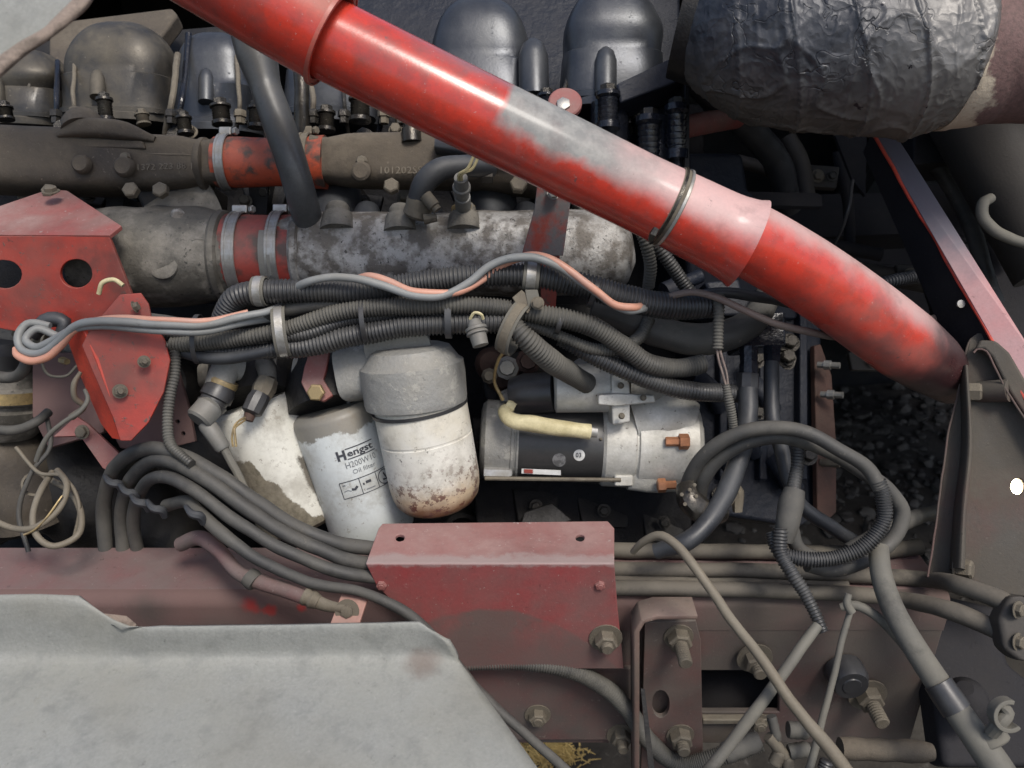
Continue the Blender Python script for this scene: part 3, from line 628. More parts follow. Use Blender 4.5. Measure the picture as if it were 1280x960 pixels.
# head bolts and injector studs between the covers
studs = [(133, 152, 112, 8, 'boltdark'), (8, 150, 128, 8, 'boltdark'), (180, 156, 138, 7, 'boltdirty'), (97, 154, 137, 8, 'boltdirty'), (278, 156, 122, 10, 'boltdark'), (232, 168, 138, 8, 'boltdark'), (321, 160, 124, 9, 'boltdark'),
         (408, 164, 130, 9, 'boltdark'), (450, 152, 112, 11, 'boltdark'), (517, 172, 140, 9, 'boltdark'), (760, 162, 98, 12, 'boltdark'), (811, 210, 122, 13, 'boltdark'), (846, 200, 106, 12, 'boltdark'), (683, 145, 108, 9, 'boltdark')]
for i, (x, y1, y0, r, mm) in enumerate(studs):
    d = 1.15 if x < 500 else 1.13
    lab = ['black bolt in front of the pale dusty rocker cover', 'dark bolt at the far left edge above the manifold', 'short dusty bolt just right of the pale rocker cover base', 'short dusty bolt left of the pale rocker cover base', 'black bolt in front of the small dark rocker cover', 'dark ribbed bolt just left of the small dark rocker cover', 'dark bolt left of the bent grey pipe', 'dark bolt right of the bent grey pipe', 'large dark bolt under the sleeve of the red pipe', 'black bolt half hidden under the red pipe',
           'ribbed black bolt in front of the tallest rocker cover', 'oily black bolt left of the corner pair', 'oily black bolt nearest the wrapped pipe', 'black bolt just above the red washer'][i]
    p = P(x, y1, d); q = P(x - (4 if x < 300 else 0), y0, d); t = T('head_bolt', lab, 'bolt', p, 'bolts standing in the cylinder heads')
    n = 6; pr = [(0, r * 1.25), (.12, r * 1.25)]
    for k in range(n): a = .12 + .5 * k / n; pr += [(a, r * 1.02), (a + .04, r * 1.1), (a + .06, r * .96)]
    pr += [(.64, r * 1.3), (.72, r * 1.3), (.72, r * .8)]
    obj('sleeve', lathe(p, p.lerp(q, 1), pr, 20), M['oily'] if x > 500 else M[mm], t)
    bolt(p.lerp(q, .70), (q - p), r * .86, M[mm], t, washer=1.35, h=.95, dome_=False)
# oily corner of the block at the right
cb = T('oily_engine_corner', 'wet oily black corner casting of the cylinder head beside the wrapped pipe', 'casting', (840, 160, 1.22))
obj('corner_wall', plate([(806, -20), (850, -20), (852, 70), (862, 95), (862, 250), (800, 250)], [(800, 0, 1.21), (900, 0, 1.21), (800, 200, 1.19)], .2), M['navy'], cb, bevel=.006)
obj('ledge', plate([(770, 105), (852, 66), (858, 82), (858, 98), (775, 128)], [(800, 0, 1.17), (900, 0, 1.17), (800, 200, 1.10)], .05), M['navy'], cb, bevel=.006)
obj('side_edge', plate([(856, 100), (862, 100), (862, 260), (856, 260)], [(800, 0, 1.14), (900, 0, 1.14), (800, 200, 1.12)], .03), M['black'], cb, bevel=.001)
obj('column', lathe((822, 245, 1.16), (822, 150, 1.16), ((0, 20), (1, 20)), 20), M['oily'], cb)
obj('column', lathe((846, 245, 1.15), (846, 140, 1.15), ((0, 14), (1, 14)), 20), M['oily'], cb)
obj('column', lathe((762, 225, 1.17), (762, 130, 1.17), ((0, 24), (1, 24)), 20), M['oily'], cb)

# ---------------------------------------------------------------- upper rail (water manifold)
def textmesh(body, size, bold=0.0, extrude=0.0, shear=0):
    c = bpy.data.curves.new('t', 'FONT'); c.body = body; c.size = size; c.offset = bold; c.extrude = extrude; c.resolution_u = 2; c.shear = shear
    o = bpy.data.objects.new('t', c); SC.collection.objects.link(o)
    dg = bpy.context.evaluated_depsgraph_get(); me = bpy.data.meshes.new_from_object(o.evaluated_get(dg))
    bpy.data.objects.remove(o); bpy.data.curves.remove(c); bm = bmesh.new(); bm.from_mesh(me); bpy.data.meshes.remove(me)
    bmesh.ops.remove_doubles(bm, verts=bm.verts, dist=1e-6); return bm
def map_text(bm, fn):
    for v in bm.verts: v.co = fn(v.co.x, v.co.y, v.co.z)
    return bm
def rrtube(pts, w, h, bm=None, e=4.0, n=24, jit=.02):
    """rounded rectangular casting swept along pts; h = half height px, w = half depth px (lists)"""
    bm = bm or bmesh.new(); ps = [V(p) for p in pts]; R = []
    path, L = spline(ps, [q * S(depth(p)) for q, p in zip(h, ps)], .012); wp, _ = spline(ps, [q * S(depth(p)) for q, p in zip(w, ps)], .012)
    for i, (p, hh, s) in enumerate(path):
        ww = wp[min(i, len(wp) - 1)][1]; t = (path[min(i + 1, len(path) - 1)][0] - path[max(0, i - 1)][0]).normalized()
        u = (UV - t * UV.dot(t)).normalized(); b = t.cross(u); r_ = []
        for k in range(n):
            th = 2 * math.pi * (k + .5) / n; c, s_ = math.cos(th), math.sin(th); q = 1 + jit * noise.noise(p * 22 + Vector((c, s_, 0)))
            r_.append(bm.verts.new(p + u * (math.copysign(abs(c) ** (2 / e), c) * hh * q) + b * (math.copysign(abs(s_) ** (2 / e), s_) * ww * q)))
        R.append(r_)
    for A, B in zip(R, R[1:]):
        for k in range(n): bm.faces.new((A[k], A[(k + 1) % n], B[(k + 1) % n], B[k]))
    bm.faces.new(R[0]); bm.faces.new(R[-1][::-1]); return bm
um = T('upper_manifold', 'brown dust covered upper manifold casting with raised cast numbers at left', 'manifold', (130, 205, 1.13))
obj('casting', rrtube([(-70, 198, 1.13), (90, 204, 1.13), (170, 207, 1.13), (235, 206, 1.13), (255, 205, 1.13), (280, 204, 1.13)], [38, 38, 36, 30, 26, 26], [40, 39, 35, 32, 26, 27]), M['tan'], um, sharp=50)
obj('top_boss', rrtube([(78, 172, 1.10), (110, 164, 1.10), (160, 167, 1.10), (196, 176, 1.10)], [14, 22, 22, 8], [4, 12, 12, 4]), M['tan'], um, sharp=50)
obj('top_pad', lathe((105, 166, 1.10), (103, 148, 1.11), ((0, 26), (.6, 25), (1, 20)), 28), M['tan'], um)
obj('lug', plate([(165, 235), (225, 232), (232, 262), (212, 272), (180, 268)], [(0, 230, 1.12), (100, 230, 1.12), (0, 330, 1.12)], .06), M['black'], um, bevel=.006)
obj('neck_flange', lathe((252, 206, 1.13), (262, 206, 1.13), ((0, 31), (.3, 33), (.8, 33), (1, 29)), 36), M['tan'], um)
obj('parting_rib', tube([(-60, 189, 1.092), (60, 191, 1.092), (150, 192, 1.093), (225, 194, 1.098), (250, 196, 1.104)], 2.4, 8), M['tan'], um)
obj('step_pad', plate([(60, 172), (178, 176), (182, 186), (60, 184)], [(60, 180, 1.088), (160, 180, 1.088), (60, 280, 1.088)], .02), M['tan'], um, bevel=.003)
for x, y, r in ((103, 206, 11), (156, 209, 12)):
    a = P(x, y, 1.13 - .047); obj('cast_disc', lathe(a, a + NV * .008, ((0, r * 1.1), (.7, r), (1, r * .8)), 24), M['tan'], um)
for x, y, r in ((166, 240, 10), (203, 240, 10), (64, 241, 9)): bolt(P(x, y, 1.085), NV + UV * .2, r, M['boltdirty'], um, washer=0, h=1.0, dome_=False)
def raised(body, x, y, d, wpx, parent, m, rot=0, hpx=None):
    tm = textmesh(body, 1, extrude=.06); xs = [v.co.x for v in tm.verts]; w = max(xs) - min(xs); k = wpx * S(d) / w; a = P(x, y, d)
    X_ = (XV * math.cos(rot) - UV * math.sin(rot)); U_ = (UV * math.cos(rot) + XV * math.sin(rot)); kh = k if not hpx else hpx * S(d) / .72
    return obj('cast_number', map_text(tm, lambda u, v, z: a + X_ * (u * k) + U_ * (v * kh) + NV * z * k * 1.2), m, parent)
raised('1372 223 88 1', 170, 213, 1.13 - .047, 68, um, M['boltdirty'], rot=-.03, hpx=8)
obj('cast_logo', lathe((157, 197, 1.13 - .047), P(157, 197, 1.13 - .047) + NV * .006, ((0, 7), (1, 5)), 8), M['boltdirty'], um)

us = T('upper_manifold_outlet', 'dark upper manifold casting with cast numbers running under the red pipe', 'manifold', (470, 203, 1.13))
obj('casting', rrtube([(392, 202, 1.13), (410, 202, 1.13), (440, 202, 1.13), (520, 202, 1.13), (560, 202, 1.13), (640, 208, 1.13), (730, 220, 1.14), (765, 226, 1.15)], [26, 26, 29, 30, 32, 36, 36, 30], [30, 26, 31, 33, 33, 33, 34, 30]), M['tan'], us, sharp=50)
obj('black_top', rrtube([(545, 184, 1.09), (580, 186, 1.09), (640, 192, 1.09), (700, 200, 1.09)], [20, 26, 26, 20], [8, 15, 15, 10]), M['domeblk'], us, sharp=50)
a = P(452, 215, 1.13 - .04); obj('cast_disc', lathe(a, a + NV * .008, ((0, 13), (.7, 12), (1, 9)), 24), M['tan'], us)
a = P(452, 202, 1.13 - .04); obj('cast_logo', lathe(a, a + NV * .006, ((0, 8), (1, 5)), 8), M['boltdirty'], us)
raised('101202SS', 473, 217, 1.13 - .042, 52, us, M['boltdirty'], hpx=9)
for x, y, r in ((490, 235, 10), (648, 233, 11)): bolt(P(x, y, 1.085), NV + UV * .2, r, M['boltdirty'], us, washer=0, h=1.0)
obj('stub', lathe((515, 178, 1.1), (513, 150, 1.1), ((0, 13), (.6, 12), (.6, 9), (1, 9)), 20), M['boltdark'], us)
obj('square_plug', plate([(600, 195), (616, 195), (616, 222), (600, 222)], [(600, 200, 1.05), (700, 200, 1.05), (600, 300, 1.05)], .03), M['greysteel'], us, bevel=.002)

sh = T('silicone_hose', 'scuffed orange red coolant hose joining the two upper manifold castings', 'hose', (340, 203, 1.13))
obj('hose_body', tube([(272, 203, 1.13), (300, 203, 1.13), (345, 203, 1.13), (380, 203, 1.13), (408, 203, 1.13)], [31, 31, 29, 31, 33], 28), M['silicone'], sh)
def worm(x, y, d, ax, r, label, group, wpx=12, tone='steel', dark=False):
    c = P(x, y, d); t = T('hose_clamp', label, 'hose clamp', c, group); s = S(d)
    obj('band', ring(c, ax, r * s, r * s, wpx * s, .0012), M[tone], t, bevel=.0004)
    for k in (-.36, .36): obj('band_edge', ring(c + ax.normalized() * (wpx * k * s), ax, (r + 1) * s, (r + 1) * s, wpx * .2 * s, .0012, n=32), M[tone], t)
    h = c + UV * ((r + 4) * s) + NV * .006
    hh = obj('screw_housing', box(h, wpx * s * 1.3, .012, .008, RM), M[tone], t, bevel=.002)
    bolt(h + XV * (wpx * .9 * s), XV + NV * .6, 5, M[tone], hh, washer=0, h=.9, name='screw')
    return t
gc = 'worm drive clamps on the red coolant hoses'
worm(284, 203, 1.13, XV, 33, 'hose clamp on the left end of the upper orange hose', gc)
worm(384, 203, 1.13, XV, 34, 'hose clamp right of the bent grey pipe on the upper orange hose', gc, tone='boltdirty')

# ---------------------------------------------------------------- lower intake manifold
lm = T('intake_manifold_left', 'dirty grey green cast intake pipe at left behind the red bracket', 'manifold', (210, 320, 1.12))
obj('casting', tube([(110, 325, 1.12), (150, 322, 1.12), (200, 322, 1.12), (250, 320, 1.12), (290, 320, 1.12), (312, 319, 1.12)], [60, 62, 63, 61, 50, 44], 40, jit=.05), M['aludirt'], lm, sharp=60)
obj('upper_boss', tube([(195, 285, 1.14), (230, 272, 1.15), (262, 262, 1.17)], [30, 38, 44], 28, jit=.06), M['aludirt'], lm, sharp=60)
obj('lug', lathe((225, 277, 1.08), (220, 262, 1.08), ((0, 12), (.5, 10), (1, 5)), 12), M['alu'], lm)
rm_ = T('intake_manifold_right', 'weathered grey cast intake manifold with plugs across the centre', 'manifold', (560, 315, 1.12))
obj('casting', rrtube([(352, 316, 1.12), (372, 316, 1.12), (400, 316, 1.12), (480, 318, 1.12), (620, 318, 1.12), (720, 316, 1.12), (765, 314, 1.12), (783, 312, 1.12), (789, 311, 1.12)], [44, 46, 50, 52, 52, 52, 50, 40, 24], [42, 44, 48, 50, 52, 52, 48, 38, 22], e=2.7, n=40, jit=.04), M['alu'], rm_, sharp=60)
for x, w in ((418, 60), (610, 64), (745, 60)):
    obj('port_arch', tube([(x, 290, 1.15), (x + 2, 262, 1.17), (x + 4, 232, 1.22)], [w * .62, w * .55, w * .45], 24, jit=.05), M['aludirt'] if x > 700 else M['domeblk'], rm_, sharp=60)
for x, y, mt in ((422, 277, 'alu'), (501, 280, 'alu'), (580, 278, 'alu')):
    p = P(x, y, 1.075); q = P(x, y - 22, 1.08); obj('boss', lathe(p, q, ((-.5, 22), (.3, 19), (.45, 18), (.46, 15), (.8, 15), (1, 12)), 26), M['aludirt'], rm_)
for x, y in ((421, 262), (500, 266)):
    bolt(P(x, y + 6, 1.078), UV + NV * .1, 9, M['alu'], rm_, washer=0, h=.9, stud=.9, name='plug')
for x0, x1 in ((440, 478), (522, 556), (640, 676)):
    obj('scallop', lathe(((x0 + x1) / 2, 296, 1.10), ((x0 + x1) / 2, 262, 1.13), ((0, (x1 - x0) * .62), (.5, (x1 - x0) * .56), (1, (x1 - x0) * .4)), 20), M['domeblk'], rm_)
obj('end_flange', lathe((372, 316, 1.12), (384, 316, 1.12), ((0, 50), (.3, 53), (.8, 53), (1, 50)), 40), M['alu'], rm_)
obj('parting_rib', tube([(392, 300, 1.073), (500, 302, 1.070), (620, 302, 1.070), (740, 300, 1.073), (775, 300, 1.085)], 1.8, 8), M['alu'], rm_)
obj('rib', tube([(150, 300, 1.062), (200, 296, 1.058), (255, 300, 1.062), (286, 304, 1.075)], 2.4, 8), M['aludirt'], lm)
obj('end_flange', lathe((276, 320, 1.12), (288, 320, 1.12), ((0, 55), (.3, 57), (.8, 56), (1, 52)), 40), M['aludirt'], lm)
obj('cast_pad', lathe((205, 330, 1.06), P(205, 330, 1.06) + NV * .006, ((0, 20), (.7, 19), (1, 16)), 24), M['aludirt'], lm)
hs = T('intake_joint_hose', 'dark red hose joining the two lower manifold castings', 'hose', (328, 318, 1.12))
obj('hose_body', tube([(288, 318, 1.12), (310, 318, 1.12), (345, 318, 1.12), (372, 318, 1.12)], [50, 49, 48, 49], 32), M['siliconedk'], hs)
obj('grey_patch', ring(P(345, 318, 1.12), XV, 49.5 * S(1.12), 49.5 * S(1.12), 14 * S(1.12), .0012, arc=(.18, .36)), M['plastic'], hs)
worm(302, 318, 1.12, XV, 51, 'hose clamp nearest the grey green casting on the lower dark red hose', gc, 15, 'steel')
worm(352, 316, 1.12, XV, 50, 'hose clamp on the right end of the lower dark red hose', gc, 14, 'steel')

# bent grey breather pipe
bp = tube([(312, 30, 1.02), (322, 72, 1.02), (332, 108, 1.02), (350, 160, 1.02), (368, 215, 1.03), (378, 250, 1.05), (388, 285, 1.1)], [26, 25, 19, 20, 19, 19, 18], 24)
tag(obj('breather_pipe', bp, M['bentgrey']), 'bent smooth grey pipe crossing in front of the upper orange hose', 'pipe')
tag(obj('thin_pipe', tube([(376, 80, 1.12), (377, 120, 1.12), (376, 172, 1.13)], 9, 14), M['boltdark']), 'thin dark upright pipe just right of the bent grey pipe', 'pipe')
# small elbow hose with clamp above the intake manifold
eh = T('elbow_hose', 'short black elbow hose coming out from under the red pipe', 'hose', (540, 215, 1.03))
obj('hose_body', tube([(615, 206, 1.06), (580, 207, 1.04), (550, 212, 1.03), (532, 228, 1.03), (524, 252, 1.04)], [14, 14, 14, 14, 15], 18), M['rubberblue'], eh)
ec = T('elbow_clamp', 'small dirty tan hose clamp on the end of the black elbow hose', 'hose clamp', (524, 262, 1.04))
obj('band', lathe((527, 248, 1.04), (520, 272, 1.05), ((0, 17), (.15, 18), (.5, 17), (.85, 18), (1, 14)), 24), M['boltdirty'], ec)
obj('screw_housing', lathe((538, 252, 1.02), (546, 262, 1.02), ((-.8, 8), (.6, 8), (.7, 6), (1.1, 6)), 12), M['boltdirty'], ec)
obj('band_tail', lathe((530, 274, 1.03), (546, 272, 1.03), ((0, 7), (.5, 6), (1, 5)), 10), M['boltdirty'], ec)

# pressure sensor with brass nut and two pale wires
sn = T('pressure_sensor', 'black pressure sensor with brass nut standing on the intake manifold', 'sensor', (580, 275, 1.08))
obj('nut', lathe((580, 278, 1.075), (579, 256, 1.075), ((0, 14), (.1, 15), (.9, 15), (1, 13)), 6), M['brass'], sn)
obj('sensor_body', lathe((579, 258, 1.06), (576, 222, 1.0), ((0, 10), (.35, 10), (.36, 8), (.6, 9), (.62, 11), (.7, 11), (.72, 9), (1, 8)), 20), M['plastic'], sn)
for k in (0, 6):
    obj('wire', tube([(573 + k * .6, 226, 1.0), (574 + k * .6, 218, .99), (584 + k, 212, .985), (590 + k, 200, .98), (594 + k, 190, .975), (602 + k, 176, .97)], 1.9, 6, step=.003), M['cream'], sn)

# ---------------------------------------------------------------- injector lines, nuts and small brackets between the covers
random.seed(11)
for x in (70, 92, 214, 226, 300, 345, 392, 430, 480, 500, 535, 540, 690, 700, 785, 800):
    y1 = 168; d0 = random.uniform(1.19, 1.24); b_ = random.uniform(-14, 14)
    obj('injector_line', tube([(x + b_, random.uniform(40, 80), d0 + .03), (x + b_ * .6, 100, d0), (x, 130, d0 - .02), (x + random.uniform(-8, 8), y1, d0)], random.uniform(2.6, 4), 10), M[random.choice(('boltdark', 'boltdirty', 'oily'))], eng)
    a = P(x, 138, d0 - .02); obj('union_nut', lathe(a, a - UV * .02, ((0, 7), (.1, 8), (.5, 8), (.55, 6), (1, 6)), 6), M[random.choice(('boltdark', 'boltdirty'))], eng)
for i in range(26):
    x = random.uniform(20, 800); y = random.choice((168, 250, 262, 246, 172)) + random.uniform(-6, 6)
    bolt(P(x, y, 1.19), (NV + UV * random.uniform(.1, .6)), random.uniform(6, 10), M[random.choice(('boltdark', 'boltdirty'))], eng, washer=1.3, h=random.uniform(.8, 1.3), stud=random.choice((0, 0, .8)))
for i, (x, y, w_, h_) in enumerate(((300, 228, 60, 30), (430, 240, 50, 26), (640, 248, 44, 40), (560, 232, 40, 22), (90, 236, 44, 20), (820, 270, 40, 50), (610, 430, 40, 60), (590, 520, 26, 80), (640, 610, 60, 50), (720, 620, 70, 40), (800, 630, 60, 50))):
    obj('small_bracket', plate([(x, y), (x + w_, y + 4), (x + w_ - 6, y + h_), (x + 8, y + h_ - 3)], [(x, y, 1.23), (x + 100, y, 1.24), (x, y + 100, 1.18)], .012), M['black'], eng, bevel=.003)
    bolt(P(x + w_ * .5, y + h_ * .45, 1.205), NV, 6, M['boltdark'], eng, washer=1.4)
# ================================================================ BIG RED PIPE
rp = T('red_pipe', 'large glossy red pipe crossing diagonally from top left to the right bracket', 'pipe', (640, 170, .86))
pb = [(392, 40, .845), (440, 64, .85), (560, 124, .86), (700, 192, .875), (800, 241, .89), (850, 265, .893), (905, 292, .90), (925, 301, .90), (934, 305, .90)]
bm = tube(pb, [50, 50, 50, 49, 48, 49, 51, 54, 58], 56, step=.008, cap=False)
obj('main_tube', bm, M['pipeB'], rp, sharp=60)
bm = lathe(P(150, -112, .81) * 2 - P(415, 48, .84), (415, 48, .84), ((0, 67), (.6, 66.5), (.9, 64.5), (.98, 63.5), (.9925, 65.5), (1.0, 65.5), (1.0, 59), (.95, 56)), 56, closed=False)
obj('upper_sleeve', bm, M['pipeA'], rp, sharp=50)
e = (P(415, 48, .84) - P(150, -112, .81)).normalized()
obj('sleeve_rim', ring(P(414, 47, .84), e, 62 * S(.84), 62 * S(.84), .004, .0018, n=64), M['pipeA'], rp)
obj('lower_bend', tube([(905, 287, .905), (935, 300, .905), (985, 328, .92), (1035, 360, .94), (1085, 396, .965), (1130, 430, 1.0), (1160, 452, 1.05), (1190, 476, 1.10)], [45, 46, 46, 46, 46, 45, 40, 30], 56, step=.008), M['pipeC'], rp, sharp=60)
# wire clamp round the pipe
ax = (P(905, 292, .90) - P(800, 241, .89)).normalized()
cl = T('wire_clamp', 'thin wire clamp tightened around the lower part of the red pipe', 'clamp', (838, 258, .892))
for k in (-1, 1):
    obj('wire_loop', ring(P(838, 259, .8925) + ax * (.0035 * k), ax, 49.5 * S(.8925), 49.5 * S(.8925), .003, .0022, n=56), M['steel' if k > 0 else 'boltdark'], cl)
obj('band', ring(P(838, 259, .8925), ax, 49 * S(.8925), 49 * S(.8925), .012, .0010, n=56), M['boltdirty'], cl)
obj('knot', tube([(820, 285, .846), (815, 294, .846), (812, 300, .85)], [4, 5, 3], 8), M['boltdark'], cl)
# hanger strap with its washer
hg = T('pipe_hanger', 'red and grey flat strap hanging the big pipe with a bolt through its top', 'bracket', (690, 260, 1.02))
st = [(672, 228), (716, 228), (714, 246), (704, 320), (652, 320), (668, 262)]
obj('strap', plate(st, [(690, 230, .985), (790, 230, .985), (690, 320, 1.03)], .005), grime('strap paint', (.16, .15, .155), (.36, .05, .03), .38, 24, .08, dust=.35, dustcol=(.2, .19, .18), rough=(.5, .8)), hg, bevel=.001)
obj('strap_tail', plate([(676, 316), (700, 316), (694, 392), (676, 392)], [(690, 316, 1.036), (790, 316, 1.036), (690, 390, 1.06)], .005), M['red'], hg, bevel=.001)
bolt(P(692, 241, .985), NV, 7, M['steel'], hg, washer=1.2, h=.6)
ws = T('red_washer', 'round red plate washer with a steel bolt showing above the big red pipe', 'washer', (706, 132, .98))
a = P(706, 132, .98); obj('washer_disc', lathe(a, a + (NV + UV * .3) * .008, ((0, 21), (.8, 21), (1, 19)), 36), M['reddusty'], ws)
bolt(P(704, 132, .972), NV + UV * .3, 9, M['steel'], ws, washer=1.3, h=.5)

# ================================================================ WRAPPED EXHAUST
wp = T('wrapped_exhaust', 'big exhaust pipe wrapped in crumpled dark foil at the top right', 'exhaust pipe', (1060, 60, 1.0))
ctl = [((912, 32, 1.03), 60), ((918, 36, 1.02), 84), ((932, 40, 1.01), 96), ((962, 48, 1.0), 102), ((1010, 55, .99), 103), ((1090, 62, .98), 103), ((1140, 65, .975), 103), ((1165, 66, .972), 101), ((1183, 68, .97), 96), ((1194, 70, .97), 88)]
ps = [V(p) for p, r in ctl]; rs = [r * S(depth(p)) for p, (_, r) in zip(ps, ctl)]
path, L = spline(ps, rs, .0016); bm = bmesh.new(); sweep(bm, path, 260, total=L, cap=True)
for v in bm.verts:
    c = v.co; q = Vector((c.x * 1.0, c.y, c.z))
    wq = q + noise.noise_vector(q * 9) * .05; n1 = 1 - abs(noise.noise(wq * 13 + Vector((3, 1, 7)))) * 2; n2 = 1 - abs(noise.noise(wq * 31 + Vector((9, 2, 3)))) * 2; n3 = noise.noise(q * 9)
    n4 = 1 - abs(noise.noise(Vector((q.x * 40, q.y * 12, q.z * 12)) + Vector((5, 5, 5)))) * 2
    ax_ = min(path, key=lambda t: abs(t[0].x - c.x)) if False else None
    v.co = c + (c - P(1060, 60, 1.0)).normalized() * 0
    dirv = Vector((0, c.y - P(1060, 60, .985).y, c.z - P(1060, 60, .985).z)).normalized()
    v.co = c + dirv * (max(0, n1) ** 8 * .0035 + max(0, n2) ** 8 * .0012 + n3 * .006 + max(0, n4) ** 8 * .0015 + .0035 * max(0, 1 - ((c.x / .062 + .5 * c.z / .1 + noise.noise(q * 5) * .5) % 1.0) * 6) ** 2)
obj('foil_wrap', bm, M['foil'], wp, sharp=80)
obj('lagging_end', tube([(1180, 70, .97), (1194, 70, .97), (1206, 70, .968), (1230, 66, .966), (1340, 58, .96)], [89, 89, 86, 86, 92], 64, step=.004, jit=.03), M['fibre'], wp, sharp=60)
obj('dark_neck', lathe((850, 24, 1.03), (925, 38, 1.02), ((0, 70), (1, 80)), 50), M['black'], wp)
for i, x in enumerate((880, 892, 904)):
    a = P(x, 24 + i * 5, 1.02); obj('wrap_rib', ring(a, XV, (78 + i * 6) * S(1.02), (78 + i * 6) * S(1.02), .006, .005, n=60), M['domeblk'], wp, bevel=.0015)

# ================================================================ RIGHT BACKGROUND: gearbox, brackets, tubes in the shade
gb = T('gearbox_housing', 'oily blue black flywheel housing right of the starter motor', 'gearbox', (960, 480, 1.32))
_oil = M['oily']; M['oily'] = M['navy']
obj('housing', plate([(870, 330), (1010, 330), (1028, 380), (1030, 640), (1000, 660), (870, 640)], [(870, 480, 1.27), (1030, 480, 1.31), (870, 600, 1.25)], .2), M['oily'], gb, bevel=.008)
for x in (900, 950, 1000): obj('rib', plate([(x, 385), (x + 10, 385), (x + 10, 600), (x, 600)], [(870, 480, 1.25), (1030, 480, 1.29), (870, 600, 1.23)], .03), M['oily'], gb, bevel=.003)
random.seed(21)
for i in range(16):
    x = random.uniform(885, 1010); y = random.uniform(400, 630)
    if i % 3: bolt(P(x, y, 1.245), NV + UV * .3, random.uniform(6, 9), M['boltdark'], gb, washer=1.4, h=random.uniform(.8, 1.4))
    else: obj('casting_lump', tube([(x - 14, y, 1.26), (x, y + 12, 1.245), (x + 12, y + 34, 1.26)], random.uniform(9, 16), 12, jit=.25), M['navy'], gb, sharp=60)
obj('upper_housing', plate([(860, 190), (930, 190), (938, 240), (960, 260), (1000, 330), (1000, 400), (860, 400)], [(870, 280, 1.25), (1030, 280, 1.32), (870, 600, 1.25)], .2), M['oily'], gb, bevel=.01)
obj('tube_boss', lathe((830, 365, 1.1), (875, 345, 1.12), ((0, 12), (.3, 12), (.3, 9), (1, 9)), 18), M['oily'], gb)
M['oily'] = _oil
fb = T('fitting_block', 'crusty oil soaked block with two pipe fittings above the looping cables', 'fitting', (950, 410, 1.1))
obj('block', plate([(925, 395), (982, 388), (984, 432), (924, 436)], [(920, 400, 1.07), (1020, 400, 1.08), (920, 500, 1.05)], .05), M['oily'], fb, bevel=.004)
obj('block_top', plate([(880, 352), (925, 348), (930, 372), (960, 372), (962, 395), (900, 395)], [(920, 400, 1.09), (1020, 400, 1.10), (920, 500, 1.07)], .05), M['navy'], fb, bevel=.005)
obj('fitting_nut', lathe((936, 434, 1.06), (936, 470, 1.055), ((0, 12), (.6, 11), (.6, 12), (1, 12)), 8), M['oily'], fb)
obj('fitting_nut', lathe((965, 434, 1.07), (965, 455, 1.065), ((0, 12), (.9, 11), (1, 8)), 6), M['oily'], fb)
obj('lower_nut', lathe((935, 466, 1.05), (934, 488, 1.05), ((0, 13), (.1, 14), (.9, 14), (1, 11)), 8), M['plasticblk'], fb)
fl = T('rusty_flange', 'rust red flange edge standing right of the gearbox housing', 'flange', (1040, 520, 1.3))
obj('flange_plate', plate([(1018, 432), (1026, 430), (1040, 470), (1046, 560), (1046, 640), (1036, 650), (1022, 650)], [(1016, 480, 1.28), (1056, 480, 1.30), (1016, 600, 1.26)], .012), M['rust'], fl, bevel=.002)
for x, y in ((1028, 456), (1032, 493)): obj('stud', lathe((x - 6, y, 1.27), (x + 22, y + 1, 1.25), ((0, 4), (.3, 4), (.3, 6), (.6, 6), (.6, 4), (1, 4)), 10), M['steel'], fl)
obj('stud', lathe((1026, 578, 1.27), (1050, 580, 1.25), ((0, 5), (.8, 5), (1, 4)), 10), M['boltdirty'], fl)
# frames and tubes behind
def single(name, label, cat, bm, m, group=None, **k): return tag(obj(name, bm, m, **k), label, cat, group)
single('cross_member', 'dark horizontal cross member behind the diagonal strut', 'cross member', plate([(925, 245), (1010, 243), (1180, 240), (1182, 290), (930, 300)], [(900, 270, 1.75), (1100, 270, 1.75), (900, 370, 1.7)], .08), M['cavity'], bevel=.006)
rf = T('pipe_framework', 'dim framework of brackets and tubes in the shade behind the diagonal strut', 'frame', (1090, 300, 1.6))
for i, (x0, y0, x1, y1, dd, r_) in enumerate(((930, 300, 1100, 318, 1.6, 9), (1000, 330, 1230, 372, 1.7, 12), (1048, 190, 1062, 330, 1.62, 7), (985, 170, 1010, 250, 1.5, 10), (1110, 240, 1180, 420, 1.65, 8), (1225, 215, 1262, 330, 1.38, 7), (1150, 300, 1290, 306, 1.42, 6), (920, 200, 985, 232, 1.42, 8))):
    obj('tube', tube([(x0, y0, dd), ((x0 + x1) / 2 + 5, (y0 + y1) / 2 - 4, dd), (x1, y1, dd)], r_, 12), M['greysteel' if i % 2 else 'cavity'], rf)
for i, (x, y, w_, h_, dd) in enumerate(((1010, 205, 40, 30, 1.58), (1120, 330, 60, 26, 1.6), (1060, 440, 110, 24, 1.75), (1215, 235, 34, 60, 1.36), (1190, 395, 50, 40, 1.5), (955, 330, 40, 22, 1.5))):
    obj('bracket_piece', plate([(x, y), (x + w_, y + 3), (x + w_ - 4, y + h_), (x + 5, y + h_ - 2)], [(x, y, dd), (x + 100, y, dd), (x, y + 100, dd - .04)], .015), M['greysteel'], rf, bevel=.003)
    bolt(P(x + w_ * .3, y + h_ * .5, dd - .012), NV, 6, M['boltdirty'], rf, washer=1.4); bolt(P(x + w_ * .75, y + h_ * .5, dd - .012), NV, 5, M['boltdark'], rf, washer=1.4)
single('flat_tab', 'flat dark steel tab with rounded end above the red pipe', 'bracket', plate([(930, 239), (1022, 241), (1028, 246), (1028, 258), (935, 256)], [(930, 240, 1.32), (1030, 240, 1.34), (930, 300, 1.28)], .01), M['cavity'], bevel=.001)
